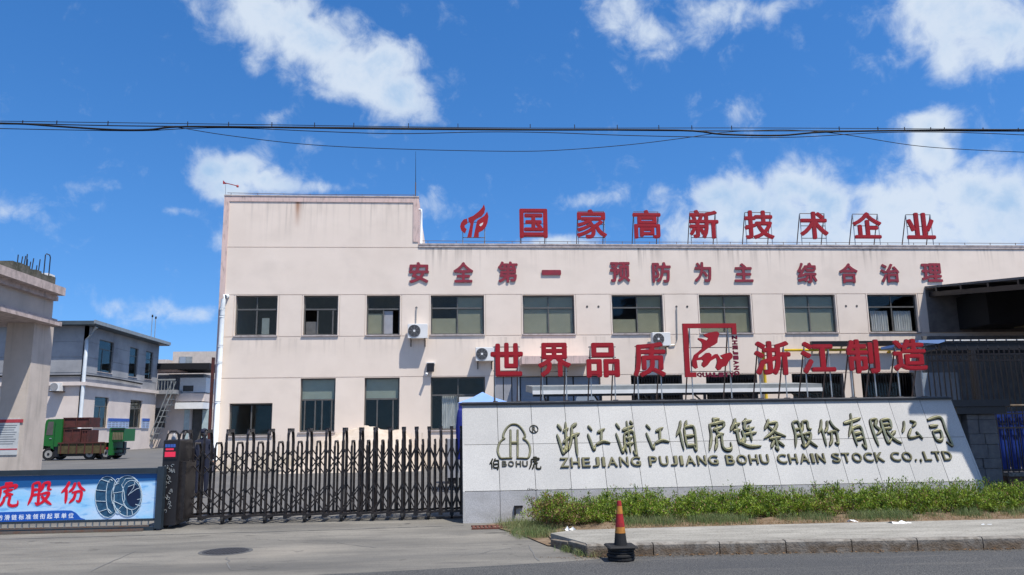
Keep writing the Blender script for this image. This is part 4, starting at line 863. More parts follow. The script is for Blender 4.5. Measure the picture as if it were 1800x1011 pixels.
# writing and pictures printed on the sheet
def shp(pts, s=6.207): return [DF.px(x/s, 825+y/s) for x, y in pts]
fixn(MB().prism(shp([(-1500,520),(0,468),(700,448),(780,450),(830,475),(880,530),(930,545),(930,547),(0,575),(-1500,640)]), DF, .001, .003).build('blue_banner', 'printblue', pr))
for ch, bb in (('虎', (-55,140,205,410)), ('股', (310,138,578,395)), ('份', (665,130,935,372))):
    bxx = DF.box(bb[0]/6.207, 825+bb[1]/6.207, bb[2]/6.207, 825+bb[3]/6.207); mb = MB(); brush_char(mb, ch, DF, bxx, 12.5, .002, .003, .002); mb.build('red_character', 'printred', pr)
tx = '防滑链标准领衔起草单位'
for k, ch in enumerate(tx):
    xs = -28+k*77.5; yy = 508-xs*.031
    glyph(MB(), ch, DF, DF.box(xs/6.207, 825+(yy-28)/6.207+3.0, (xs+58)/6.207, 825+(yy+30)/6.207+3.0), .003, .005, .018).build('white_character', 'printwhite', pr)
def ell(mb, cx, cy, rx, ry, d0, d1, n=36): mb.prism([DF.px((cx+rx*math.cos(2*math.pi*k/n))/6.207, 825+(cy+ry*math.sin(2*math.pi*k/n))/6.207) for k in range(n)], DF, d0, d1); return mb
fixn(ell(MB(), 1175, 300, 135, 225, .001, .003).build('tyre_picture', 'printnavy', pr)); fixn(ell(MB(), 1395, 290, 160, 222, .0035, .0055).build('tyre_picture', 'printnavy', pr)); fixn(ell(MB(), 1455, 285, 75, 125, .006, .007).build('rim_picture', mat('print_rim', (.008, .02, .06), .4), pr))
mb = MB(); cp = lambda x, y, d: DF(*DF.px(x/6.207, 825+y/6.207), d)
def line(pts, w=.010, d=.008): mb.tube([cp(x, y, d) for x, y in pts], w*.5, 4)
E2 = lambda cx, cy, rx, ry, a0, a1, n=16: [(cx+rx*math.cos(a0+(a1-a0)*i/n), cy+ry*math.sin(a0+(a1-a0)*i/n)) for i in range(n+1)]
line(E2(1175, 300, 135, 225, .6, 5.6), .008); line(E2(1210, 295, 50, 185, 1.2, 5.1)); line(E2(1395, 290, 160, 222, 0, 6.28, 28), .010); line(E2(1395, 290, 178, 190, 2.0, 4.2), .008); line(E2(1440, 280, 105, 160, 0, 6.28, 24)); line(E2(1290, 290, 55, 190, 1.2, 5.0))
for p in ([(1050,225),(1160,235)],[(1042,345),(1165,350)],[(1075,465),(1180,430)],[(1110,110),(1200,140)],[(1180,430),(1215,465)],[(1235,260),(1355,240)],[(1250,270),(1250,350),(1340,390)],[(1355,240),(1365,330),(1345,385)],[(1225,370),(1250,350)],[(1345,385),(1295,440)],[(1345,385),(1390,430),(1390,505)],[(1240,180),(1300,150)],[(1355,240),(1330,170),(1375,100)],[(1480,110),(1460,200),(1400,285)],[(1540,200),(1490,215),(1410,270)],[(1545,320),(1500,330)],[(1530,400),(1480,380)],[(1450,500),(1440,440)],[(1380,100),(1460,95),(1520,150)],[(1400,190),(1480,160)]): line(p)
mb.build('chain_picture', 'chain', pr, kind='stuff')
# ================================================================== GATEHOUSE PILLAR AND CANOPY (left)
GY = 20.0; GF = vert_frame(GY); gxr = -10.374; gxl = GF.px(8, 620)[0]
gh = thing('gatehouse', 'cream gatehouse pillar under a heavy stepped cornice with rough concrete on top', 'gatehouse', (gxr-.6, GY, 0))
MB().box(gxl, GY, 0, gxr, GY+.95, 4.22).build('pillar', 'gatehouse', gh)
z1 = U(107, 566, X=-10.07).z; z0 = 4.215
MB().box(-26, 15.3, z0, -10.07, 20.72, z1).build('lower_cornice', 'gatetrim', gh)
MB().box(-26, 15.38, z1+.0, -10.15, 20.64, z1+.06).build('cornice_step', 'gatetrim', gh)
zc0 = U(114, 520, X=-9.87).z; zc1 = U(114, 506, X=-9.87).z
MB().box(-26, 15.5, z1+.06, -10.22, 20.5, zc0-.12).build('frieze_wall', 'gatehouse', gh)
MB().box(-26, 15.4, zc0-.12, -10.08, 20.45, zc0).build('cornice_step', 'gatetrim', gh)
MB().box(-26, 15.2, zc0, -9.87, 20.35, zc1).build('upper_cornice', 'gatetrim', gh)
sx1 = -10.05; ya_, yb_ = U(20, 480, X=sx1).y, U(97, 495, X=sx1).y; zs1 = U(97, 489, X=sx1).z
mb = MB(); rnd = random.Random(5); k = 8
for i in range(k): y0 = ya_+(yb_-ya_)*i/k; mb.box(-10.9, y0, zc1-.01, sx1+rnd.uniform(-.03, .03), ya_+(yb_-ya_)*(i+1)/k+.001*i, zs1+rnd.uniform(-.02, .05))
mb.build('raw_column_stub', 'roughcon', gh, kind='stuff')
for (px, h, lean) in ((29,.32,0),(35,.32,.05),(40,.36,.06),(45,.42,0),(47,.30,-.02),(51,.27,.03),(55,.38,.05),(63,.24,.02),(67,.42,.04)):
    q = U(px, 479, X=sx1-.25); MB().tube([(q.x, q.y, zs1-.02), (q.x, q.y+lean, zs1+h)], .013, 5).build('rebar', 'black', gh)
q = U(77, 480, X=sx1-.1); q2 = U(86, 480, X=sx1-.1)
MB().tube([(q.x, q.y, zs1-.1), (q.x, q.y, zs1+.52), (q.x, q.y+.05, zs1+.56), (q2.x, q2.y-.04, zs1+.56), (q2.x, q2.y, zs1+.5), (q2.x, q2.y, zs1-.25)], .014, 5).build('bent_rebar', 'black', gh)
MB().box(-10.75, U(85, 480, X=-10.4).y, zc1, -10.4, U(97, 480, X=-10.4).y, zs1+.2).build('roof_box', 'white', gh)
nb = thing('notice_board', 'white notice sheet with a red heading and grey printed lines on the gatehouse pillar', 'notice', GF((GF.px(20, 765)[0]), GF.px(20, 795)[1], .02))
a0, b0, a1, b1 = GF.box(-30, 736, 33, 800)
mb = MB(); pb(mb, GF, a0, b0, a1, b1, .002, .02); mb.build('sheet', 'noticewhite', nb)
mb = MB(); pb(mb, GF, a0, b1-.10, a1+.08, b1-.02, .021, .024); mb.build('heading', 'pinkpaper', nb)
mb = MB()
for i in range(9): z_ = b1-.17-i*.055; pb(mb, GF, a0+.03, z_, a1-.05-.03*(i % 3), z_+.018, .021, .023)
mb.build('printed_lines', 'inkgrey', nb, kind='stuff')
mb = MB(); pb(mb, GF, a0, b0+.12, a1, b0+.15, .021, .024); mb.build('red_rule', 'pinkpaper', nb)
# ================================================================== GREY BUILDING (left, behind)
GX_ = -28.39; GY0, GY1 = 62.5, 77.2; EF = Frame((GX_, 0, 0), (0, 1, 0), (0, 0, 1)); NF = vert_frame(GY0)
gbd = thing('grey_building', 'two storey building with grey upper floor and pinkish ground floor behind the green truck', 'building', (GX_, GY0, 0))
zb_ = EF.px(141, 676)[1]; zt2 = 9.72
def er(x0, y0, x1, y1): a, b, c, d = EF.box(x0, y0, x1, y1); return (a, b, c, d)
ew = [er(173, 599, 199, 655), er(227, 618, 242, 662), er(255, 632, 268, 667)]; el = [er(165, 698, 190, 752), er(228, 704, 249, 752)]
ew = [(a, ew[0][1], c, ew[0][3]) for a, b, c, d in ew]; el = [(a, el[0][1], c, el[0][3]) for a, b, c, d in el]
hs_ = ew+el; jz = [6.1, 7.3, 8.5]; ju = []
def ecell(u, v):
    for r in hs_:
        if r[0] < u < r[2] and r[1] < v < r[3]: return None
    for z in jz:
        if abs(v-z) < .03: return .03
    return 0.0
for nm, m_, v0, v1 in (('upper_wall', 'greywall', zb_, zt2), ('lower_wall', 'pinkwall', 0, zb_)):
    us_, vs_ = [GY0, GY1], [v0, v1]
    for r in hs_: us_ += [r[0], r[2]]; vs_ += [q for q in (r[1], r[3]) if v0 < q < v1]
    for z in jz: vs_ += [q for q in (z-.03, z+.03) if v0 < q < v1]
    mb = MB(); wallgrid(mb, EF, us_, vs_, ecell, .25)
    us2 = [-60, GX_-.25]; vs2 = [v0, v1]+[q for z in jz for q in (z-.03, z+.03) if v0 < q < v1]
    wallgrid(mb, NF, us2+[GX_], vs2, lambda u, v: (.03 if any(abs(v-z) < .03 for z in jz) else 0.0), .25)
    mb.box(-60, GY1+.001, v0, GX_, GY1+.25, v1); mb.build(nm, m_, gbd)
for r in ew: window(gbd, EF, r, .72, (.35,) if r[2]-r[0] > 2 else (), upper_mull=False, dep=.12)
for r in el: window(gbd, EF, r, .7, (.5,), upper_mull=False, dep=.12)
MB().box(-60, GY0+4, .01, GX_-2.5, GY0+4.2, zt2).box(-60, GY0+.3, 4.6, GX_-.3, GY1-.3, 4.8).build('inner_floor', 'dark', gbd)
MB().box(GX_+.001, GY0-.3, zb_-.05, GX_+.32, GY1, zb_+.22).build('ledge', 'pinkwall', gbd); MB().box(-60, GY0-.3, zb_-.05, GX_, GY0-.001, zb_+.22).build('ledge', 'pinkwall', gbd)
ye = U(298, 607, X=GX_+.85).y
mb = MB(); mb.box(-60, GY0-1.0, zt2, GX_+.85, ye, zt2+.28); mb.build('roof', 'roofblue', gbd)
MB().box(GX_+.851, GY0-1.0, zt2+.06, GX_+.97, ye, zt2+.34).build('gutter', 'frame_light', gbd)
pts = [EF(*EF.px(165, 579), 1.0), EF(*EF.px(144, 604), .35), EF(*EF.px(139, 640), .3), EF(*EF.px(131, 738), .3), (GX_+.3, EF.px(131, 738)[0], .2)]
ph = [Vector(p) for p in pts]; ph[1].y = ph[2].y = ph[3].y = GY0-.15; ph[4].y = GY0-.15; ph[0].y = GY0-.15
ph[1].z, ph[2].z, ph[3].z = 8.6, 7.0, 3.0; ph[0].z = 9.6; ph[0].x = GX_+.7
for p in ph[1:]: p.x = GX_+.05
MB().tube(ph, .14, 8).build('drainpipe', 'pipe', gbd, smooth=True)
mb = MB()
cb = [Vector((-45, GY0-.1, NF.px(60, 662)[1])), Vector((GX_+.1, GY0-.1, NF.px(137, 660)[1]))]+[EF(*EF.px(x, y), .15) for x, y in ((170, 662), (210, 668), (247, 675))]
tag(MB().tube(cb, .07, 5).build('wall_cable', 'cable', None, 'black cable running along the wall of the grey building', 'cable', loc=tuple(cb[1])), kind='thing')
t = thing('air_conditioner', 'distant white air conditioner on the grey building left of its drainpipe', 'air conditioner', NF(NF.px(106, 688)[0], NF.px(106, 688)[1], .1), 'outdoor air conditioner units on the facade')
a0, b0, a1, b1 = NF.box(97, 674, 113, 688)
MB().box(a0, GY0-.75, b0, a1, GY0-.1, b1).build('casing', 'white', t); MB().disc(((a0*.6+a1*.4), GY0-.752, (b0+b1)/2), (0, -1, 0), .3, .02, 16).build('fan_grille', 'grey', t); MB().box(a0-.1, GY0-.7, b0-.08, a1+.1, GY0-.002, b0-.001).build('bracket', 'ruststeel', t)
for k, (x0, x1, d_) in enumerate(((188, 225, 'wide blue notice board between two ground floor windows of the grey building'), (248, 261, 'narrow blue notice board at the far end of the grey building'))):
    a0, b0, a1, b1 = EF.box(x0, 736, x1, 753); t = thing('notice_board', d_, 'notice', EF((a0+a1)/2, b0, .05))
    mb = MB(); pb(mb, EF, a0, b0, a1, b1, .01, .08); mb.build('board', 'noticepale', t); mb = MB(); pb(mb, EF, a0, b1-.22, a1, b1+.02, .082, .10); mb.build('heading', 'noticeblue', t)
    n = 6 if k == 0 else 2; mb = MB()
    for i in range(n):
        for j in range(4): u_ = a0+(a1-a0)*(i+.12)/n; pb(mb, EF, u_, b0+.12+j*.16, u_+(a1-a0)/n*.75, b0+.17+j*.16, .082, .09)
    mb.build('printed_lines', 'inkgrey', t, kind='stuff')
for k, (px, py) in enumerate(((268, 556), (274, 559))):
    q = U(px, py, X=GX_-.5-k*.0); q = U(px, py, Y=76+k); zb2 = zt2
    t = thing('antenna_rod', ['left', 'right'][k]+' one of two thin antenna rods rising past the far corner of the grey building', 'antenna', (q.x, q.y, 6.5))
    MB().tube([(q.x, q.y, 5.2), (q.x, q.y, q.z)], .035, 5).build('rod', 'steel', t); MB().lathe((q.x, q.y, q.z-.1), [(.05, 0), (.1, .1), (.05, .25)], 8).build('rod_tip', 'cable', t)
# annex with stair and balcony, and the pale block behind it
AY = 79.0; AF = vert_frame(AY); ax = thing('annex_building', 'pinkish annex with balcony and outside stair between the grey building and the factory', 'building', (AF.px(320, 700)[0], AY, 0))
def ab(name, m, x0, y0, x1, y1, d0=0.0, d1=.3, z0=None, p=None):
    a0, b0, a1, b1 = AF.box(x0, y0, x1, y1); b0 = z0 if z0 is not None else b0; mb = MB(); pb(mb, AF, a0, b0, a1, b1, d0, d1); return mb.build(name, m, p or ax)
ab('lower_wall', 'pinkwall', 262, 690, 333, 790, -6, 0, 0); w_ = ab('window', 'frame', 268, 717, 291, 752, .001, .06); ab('pane', 'dark', 269, 720, 290, 751, .061, .07, p=w_)
ab('balcony_slab', 'grey', 262, 687, 320, 694, .01, 1.6); ab('back_wall', 'greywall', 262, 655, 345, 687, -5, -2.2); ab('roof_slab', 'cable', 288, 641, 378, 651, -4, 1.8); ab('pink_roof', 'pink', 262, 647, 318, 654, -2, 1.2)
for i in range(10):
    a_ = 268+i*5.2; ab('rail_post', 'frame_light', a_, 670, a_+.8, 687, 1.5, 1.56)
ab('hand_rail', 'frame_light', 266, 668, 318, 670.5, 1.48, 1.58)
ab('white_band', 'white', 316, 664, 362, 690, -3, 0); ab('white_band', 'pinkwall', 312, 692, 362, 706, -3, .5); ab('white_band', 'white', 313, 708, 362, 719, -3, .9)
ab('lower_wall', 'pinkwall', 333.2, 719.5, 380, 790, -6, -1.0, 0)
ab('glass_door', 'palecyan', 323, 720, 332, 790, .02, .1, 0); ab('glass_door', 'dark', 333, 720, 349, 790, -.9, -.8, 0); ab('glass_door', 'palecyan', 351, 720, 362, 790, -.9, -.6, 0)
ab('dark_opening', 'dark', 322, 678, 340, 688, .01, .05)
for i in range(9):
    f0 = i/9; x_ = 317-36*f0; y_ = 693+88*f0; a0, b0 = AF.px(x_, y_); MB().box(a0-.3, AY-2.4, b0-.06, a0+.32, AY-1.5, b0+.0).build('stair_tread', 'frame_light', ax)
for d_ in (2.4, 1.4): MB().tube([AF(*AF.px(318, 690), d_), AF(*AF.px(278, 785), d_)], .05, 5).build('stringer', 'frame_light', ax); MB().tube([AF(*AF.px(318, 672), d_), AF(*AF.px(280, 766), d_)], .05, 5).build('stair_rail', 'frame_light', ax)
PF = vert_frame(125.0); pk = thing('pale_block', 'pale concrete block with one blue window rising behind the annex roof', 'building', (PF.px(338, 640)[0], 125, 0))
a0, b0, a1, b1 = PF.box(303, 618, 385, 660); mb = MB(); pb(mb, PF, a0, 0, a1, b1, -12, 0); mb.build('wall', 'greywall' if False else 'gatehouse', pk)
a0, b0, a1, b1 = PF.box(315, 627, 338, 643); mb = MB(); pb(mb, PF, a0, b0, a1, b1, .01, .1); w_ = mb.build('window', 'frame_light', pk); mb = MB(); pb(mb, PF, a0+.15, b0+.15, (a0+a1)/2, b1-.1, .101, .13); mb.build('pane', 'shutter', w_)
a0, b0, a1, b1 = PF.box(275, 634, 303, 650); mb = MB(); pb(mb, PF, a0, 0, a1, b1, -6, 2); mb.build('low_wing', 'gatehouse', pk)
q0_, q1_ = U(364, 780, Y=45), U(371, 780, Y=45)
t = thing('red_post', 'dark red steel post standing just left of the factory corner', 'post', (q0_.x, 45, 0)); MB().box(q0_.x, 45, .04, q1_.x-.08, 45.2, 5.6).build('shaft', 'brownred', t); MB().box(q0_.x-.1, 44.95, 0, q1_.x+.05, 45.25, .04).build('foot_plate', 'brownred', t)
# ================================================================== TRUCK
TY = 47.0; TF = vert_frame(TY); TD = 1.5
tk = thing('flatbed_truck', 'small green flatbed truck with a rusty bed, parked in the yard facing left', 'truck', (TF.px(150, 808)[0], TY, 0))
def tb(name, m, x0, y0, x1, y1, d0=-TD, d1=0, p=None, bevel=0):
    a0, b0, a1, b1 = TF.box(x0, y0, x1, y1); mb = MB()
    if bevel: mb.bev(a0, TY-d1, b0, a1, TY-d0, b1, bevel)
    else: pb(mb, TF, a0, b0, a1, b1, d0, d1)
    return mb.build(name, m, p or tk)
cabx0, cabz0, cabx1, cabz1 = TF.box(71, 737, 97, 797)
cabp = [(cabx0+.02, .62), (cabx0, 1.25), (cabx0+.10, 1.38), (cabx0+.24, cabz1-.08), (cabx0+.34, cabz1), (cabx1, cabz1), (cabx1, .5), (cabx0+.65, .45), (cabx0+.6, .78), (cabx0+.2, .82)]
cab = fixn(MB().prism(cabp, TF, -TD, 0).build('cab', 'green', tk))
fixn(MB().prism([(cabx0+.30, 1.42), (cabx0+.38, cabz1-.14), (cabx1-.14, cabz1-.14), (cabx1-.14, 1.42)], TF, .002, .012).build('side_window', 'dark', cab)); fixn(MB().prism([(cabx0+.05, 1.42), (cabx0+.2, cabz1-.14), (cabx0+.23, cabz1-.14), (cabx0+.08, 1.42)], TF, -TD+.15, -.15).build('windscreen', 'dark', cab))
pb(mbm := MB(), TF, cabx0+.1, 1.5, cabx0+.2, 1.8, .10, .16); mbm.build('mirror', 'black', cab); pb(mbm := MB(), TF, cabx0+.02, .6, cabx0+.25, .8, .002, .05); mbm.build('bumper_corner', 'black', cab)
pb(mbm := MB(), TF, cabx1-.3, 1.2, cabx1-.18, 1.25, .002, .03); mbm.build('door_handle', 'steel', cab)
tb('headboard', 'green', 98, 736.5, 110, 785, -TD-.1, .1); tb('bed_side', 'olive', 104, 779, 184, 797, -TD-.15, .12); tb('bed_edge', 'brownred', 104, 777.5, 186, 779.5, .121, .17); tb('tail_lamp', 'red', 188, 786, 191, 790, .0, .13)
for i in range(6): tb('stake', 'brownred', 108+i*14, 780, 109.5+i*14, 798, .121, .16)
ch_ = tb('chassis', 'black', 84, 797, 205, 802, -TD+.3, -.3); tb('step', 'black', 96, 784, 104, 803, -.5, .02)
rb = tb('rear_box', 'green', 193, 754, 219, 776, -TD, .1); tb('rear_upright', 'green', 193, 752, 200, 800, -TD, .11)
for i in range(7): a_ = 200+i*2.7; tb('winch_slat', 'khaki', a_, 760, a_+1.5, 773, .101, .15, rb)
tb('rear_rail', 'black', 198, 753, 221, 756, .1, .16, rb); tb('tow_bar', 'black', 190, 788, 216, 791, -1, -.4); tb('tow_leg', 'black', 208, 777, 211, 798, -.9, -.6)
def wheel(px, py, d, rr=.35):
    a_, b_ = TF.px(px, py); w = MB().disc((a_, TY-d, rr), (0, 1, 0), rr, .24, 22).build('wheel', 'rubber', tk)
    MB().disc((a_, TY-d-.012, rr), (0, 1, 0), rr*.6, .01, 18).build('rim', 'rim', w); MB().disc((a_, TY-d-.03, rr), (0, 1, 0), rr*.2, .02, 10).build('hub', 'black', w)
for px in (85, 157, 186): wheel(px, 800, .0); wheel(px, 800, -TD+.22)
CR = [('rusty red steel crate at the top of the load, overhanging the truck bed', 111, 734, 157, 751.5), ('rusty red steel crate lying low on the truck bed behind the cab', 111, 753.5, 141, 778), ('short rusty red crate on the truck bed, right of the lower crate', 143, 756, 154, 778)]
for lab, x0, y0, x1, y1 in CR:
    a0, b0, a1, b1 = TF.box(x0, y0, x1, y1); t = thing('steel_crate', lab, 'crate', ((a0+a1)/2, TY, b0), 'rusty red crates on the truck'); m = MB(); pb(m, TF, a0, b0, a1, b1, -TD+.1, -.06); m.build('crate_body', 'brownred', t)
    m = MB(); n = max(2, int((a1-a0)/.7))
    for i in range(n+1): u_ = a0+(a1-a0-.05)*i/n; mm = MB(); pb(mm, TF, u_, b0+.05, u_+.05, b1-.05, -.059, -.02); mm.build('rib', 'brownred', t)
    for z_ in (b0, b1-.05): mm = MB(); pb(mm, TF, a0-.02, z_, a1+.02, z_+.05, -.059, -.01); mm.build('edge_rail', 'brownred', t)
# ================================================================== PERSON behind the gate
def person(x, y, lab):
    me = bpy.data.meshes.new('person_body'); V = [(0,0,.92),(0,0,1.10),(0,0,1.26),(0,0,1.33),(0,-.01,1.38), (.16,0,1.25),(.21,-.02,1.02),(.20,-.10,.84), (-.16,0,1.25),(-.21,-.02,1.02),(-.19,-.10,.84), (.09,0,.86),(.10,0,.48),(.10,0,.09),(.10,-.12,.04), (-.09,0,.86),(-.10,0,.48),(-.10,0,.09),(-.10,-.12,.04)]
    Ed = [(0,1),(1,2),(2,3),(3,4),(2,5),(5,6),(6,7),(2,8),(8,9),(9,10),(0,11),(11,12),(12,13),(13,14),(0,15),(15,16),(16,17),(17,18)]
    Rr = [(.15,.10),(.15,.10),(.14,.10),(.055,.055),(.055,.055),(.065,.065),(.05,.05),(.038,.038),(.065,.065),(.05,.05),(.038,.038),(.09,.09),(.065,.065),(.045,.045),(.04,.03),(.09,.09),(.065,.065),(.045,.045),(.04,.03)]
    me.from_pydata(V, Ed, []); o = bpy.data.objects.new('person', me); COL.objects.link(o); o.location = (x, y, 0); o['wl'] = [x, y, 0]; me.materials.append(M['navy'])
    o.modifiers.new('skin', 'SKIN')
    for i, r in enumerate(Rr): me.skin_vertices[0].data[i].radius = r
    me.skin_vertices[0].data[0].use_root = True; o.modifiers.new('sub', 'SUBSURF').render_levels = 1
    o.rotation_euler = (0, 0, math.pi); tag(o, lab, 'person')
    P3 = lambda a, b, c: (x+a, y+b, c)
    MB().lathe(P3(0, -.01, 1.36), [(.035, 0), (.068, .045), (.078, .10), (.074, .15), (.05, .19), (.01, .205)], 14).build('head', 'skin', o, smooth=True)
    MB().lathe(P3(0, .005, 1.455), [(.083, 0), (.086, .045), (.062, .10), (.01, .118)], 14).build('cap', 'navy', o, smooth=True)
    MB().lathe(P3(0, .012, 1.40), [(.072, 0), (.082, .055)], 14).build('hair', 'hair', o, smooth=True)
    MB().box(x-.012, y-.10, 1.43, x+.012, y-.07, 1.46).build('nose', 'skin', o)
    for s_ in (1, -1):
        MB().lathe(P3(.195*s_, -.11, .75), [(.02, 0), (.036, .03), (.032, .08)], 8).build('hand', 'skin', o, smooth=True)
q = U(357, 800, Y=19.0)
person(q.x, 19.0, 'guard in dark navy uniform and cap standing behind the left part of the gate')
# ================================================================== TENT, CABINET, SHED, behind the wall
tn = thing('canopy_tent', 'blue pointed canopy with gathered navy curtain behind the left end of the granite wall', 'tent', (.95, 19.6, 0))
ap = U(848, 689, Y=19.6); cxx, cyy = ap.x, 19.6; hw = .62; zr = U(820, 708, Y=19).z
mb = MB(); n = 6
base = [(cxx-hw, cyy-hw, zr), (cxx+hw, cyy-hw, zr), (cxx+hw, cyy+hw, zr), (cxx-hw, cyy+hw, zr)]; mid_ = [(cxx+(p[0]-cxx)*.4, cyy+(p[1]-cyy)*.4, zr+(ap.z-zr)*.5) for p in base]
mb.add(base+mid_+[(cxx, cyy, ap.z)], [(0,1,5,4),(1,2,6,5),(2,3,7,6),(3,0,4,7),(4,5,8),(5,6,8),(6,7,8),(7,4,8)]); mb.build('roof_cloth', 'lightblue', tn)
mb = MB()
for i in range(4):
    a, b = base[i], base[(i+1) % 4]; mb.add([a, b, (b[0], b[1], b[2]-.16), (a[0], a[1], a[2]-.16)], [(0, 1, 2, 3)])
mb.build('valance', 'tentblue', tn)
for p in base: MB().tube([(p[0], p[1], 0), (p[0], p[1], zr-.01)], .02, 6).build('pole', 'steel', tn)
q = U(809, 765, Y=18.9); mb = MB(); mb.lathe((q.x, 18.9, U(809, 808, Y=18.9).z), [(.07, 0), (.10, .25), (.11, .7), (.09, 1.0), (.06, 1.15), (.03, 1.2)], 9); mb.build('gathered_curtain', 'tentblue', tn)
q0_, q1_ = U(786, 800, Y=22.0), U(822, 800, Y=22.0)
t = thing('grey_cabinet', 'grey sheet metal cabinet standing in the yard by the blue canopy', 'cabinet', (q0_.x, 22, 0))
MB().bev(q0_.x, 22, .15, q1_.x, 22.6, U(800, 771, Y=22).z, .01).build('casing', 'silver', t); MB().box(q0_.x+.02, 22.03, 0, q1_.x-.02, 22.57, .15).build('base', 'black', t)
MB().box(q0_.x+.25, 21.985, .7, q0_.x+.29, 21.999, .85).build('door_handle', 'black', t)
sh_ = thing('cycle_shed', 'long low open shed with a thin pale roof, between the granite wall and the factory', 'shed', (5.6, 25, 0))
SY = 25.0; s0, s1 = U(936, 685, Y=SY), U(1445, 683, Y=SY); zf0, zf1 = U(1180, 689, Y=SY).z, U(1180, 677, Y=SY).z
fixn(MB().prism([(SY, zf0), (SY, zf1), (SY+2.3, zf1+.16), (SY+2.3, zf0+.16)], lambda a, b, d: (d, a, b), s0.x, s1.x).build('roof', 'frame_light', sh_))
MB().box(s0.x, SY-.03, zf0-.03, s1.x, SY-.002, zf0+.09).build('fascia_strip', 'white', sh_)
MB().box(s0.x+.02, SY+.05, zf0-.10, s1.x-.02, SY+.13, zf0-.004).build('front_beam', 'black', sh_)
for i in range(6):
    x_ = s0.x+.5+(s1.x-s0.x-1)*i/5; MB().box(x_-.04, SY+.05, 0, x_+.04, SY+.13, zf0-.1).build('post', 'black', sh_); MB().tube([(x_, SY+.09, zf0-.4), (x_, SY+1.6, zf0+.08)], .03, 4).build('strut', 'black', sh_)
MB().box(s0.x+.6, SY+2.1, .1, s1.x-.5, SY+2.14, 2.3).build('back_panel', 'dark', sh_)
# sand heap against the wall
rnd = random.Random(9); hp0, hp1 = U(500, 800, Y=30).x, U(745, 800, Y=30).x
mb = MB(); NXh, NYh = 40, 10; vs = []
for i in range(NXh+1):
    for j in range(NYh+1):
        fx = i/NXh; fy = j/NYh; x_ = hp0+(hp1-hp0)*fx; y_ = 28.6+2.38*fy
        prof_ = min(1, max(0, (fx-.0)/.38))*min(1, max(0, (1-fx)/.16)); prof_ = prof_**.8
        h_ = 1.5*prof_*min(1, fy*1.25)**.8+.10*math.sin(x_*3.1+y_)*prof_+.05*rnd.uniform(-1, 1)*prof_*fy
        vs.append((x_, y_, max(-.05, h_ if fy > 0 else -.05)))
mb.add(vs, [(i*(NYh+1)+j, (i+1)*(NYh+1)+j, (i+1)*(NYh+1)+j+1, i*(NYh+1)+j+1) for i in range(NXh) for j in range(NYh)])
mb.build('sand_heap', 'sand', None, 'pale heap of sand against the factory wall under tall ground floor windows', 'sand heap', kind='thing', loc=((hp0+hp1)/2, 30, 0), smooth=True)
# ================================================================== RIGHT SIDE: roofs, fence, pillar
lt = thing('lean_to_roof', 'large dark lean-to roof sloping out from the right part of the factory wall', 'roof', (26, BY, 0))
lx0, lx1 = 19.87, 34.0; sl_ = .12; LYF = 14.5
zf = lambda y: 7.02-sl_*(BY-y)
nrib = 46; mb = MB(); w_ = (lx1-lx0)/nrib
mb.prism([(BY-.01, zf(BY)), (BY-.01, zf(BY)+.04), (LYF, zf(LYF)+.04), (LYF, zf(LYF))], lambda a, b, d: (d, a, b), lx0, lx1); fixn(mb.build('roof_sheet', 'stone', lt))
for i in range(nrib): x_ = lx0+i*w_; fixn(MB().prism([(BY-.02, zf(BY)+.041), (BY-.02, zf(BY)+.08), (LYF, zf(LYF)+.08), (LYF, zf(LYF)+.041)], lambda a, b, d: (d, a, b), x_, x_+.08).build('roof_rib', 'stone', lt))
for i in range(11): y_ = LYF+.2+i*1.55; MB().box(lx0+.02, y_, zf(y_)-.16, lx1, y_+.1, zf(y_)-.002).build('purlin', 'black', lt)
for x_ in (lx0+.15, 24.5, 29): fixn(MB().prism([(BY-.02, zf(BY)-.36), (BY-.02, zf(BY)-.165), (LYF, zf(LYF)-.165), (LYF, zf(LYF)-.36)], lambda a, b, d: (d, a, b), x_, x_+.12).build('rafter', 'black', lt))
for x_ in (24.4, 29): MB().box(x_, LYF+.1, 0, x_+.18, LYF+.28, zf(LYF)-.37).build('column', 'black', lt)
MB().box(lx0+.02, BY-.03, 5.15, 35.9, BY-.002, 6.97).build('painted_shade_sheet', 'shadegrey', lt)  # added dark sheet, standing in for the shade on the wall here
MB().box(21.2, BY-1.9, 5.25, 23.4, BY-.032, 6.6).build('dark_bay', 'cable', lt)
kx0 = BF.px(1755, 550)[0]; MB().box(kx0, BY-1.6, 5.2, 30, BY-.8, 6.5).build('hanging_shutter', 'khaki', lt)
lc = thing('low_canopy', 'low flat roof with a thin bright edge and blue corner behind the iron railing', 'roof', (20, 21.5, 0))
CYF = 21.5; cz0 = U(1700, 602, Y=CYF).z; cz1 = U(1700, 597, Y=CYF).z; c0 = U(1614, 600, Y=CYF).x; c1 = U(1660, 600, Y=CYF).x
MB().box(c0+.3, CYF+.021, cz0-.02, 30, 22.7, cz0+.02).build('roof_deck', 'black', lc); MB().box(15.4, 22.701, cz0-.02, 30, 25.2, cz0+.02).build('roof_deck', 'black', lc)
fixn(MB().prism([(c0, cz0), (c0, cz1-.01), (c1, cz1), (c1, cz0+.03), (c1-.2, cz0-.03)], vert_frame(CYF), -2.0, .02).build('blue_corner', 'lightblue', lc))
x_ = c1+.05
while x_ < 27: w2 = random.uniform(.16, .3); MB().box(x_, CYF-.01, cz1-.035, x_+w2, CYF+.02, cz1).build('edge_tile', 'white', lc); x_ += w2+.05
MB().box(c1-.1, CYF+.05, cz0-.22, 30, CYF+.17, cz0-.022).build('front_beam', 'black', lc)
for x_ in (c0+1.6, 17.5, 22): MB().box(x_, CYF+.05, 0, x_+.14, CYF+.19, cz0-.22).build('column', 'black', lc)
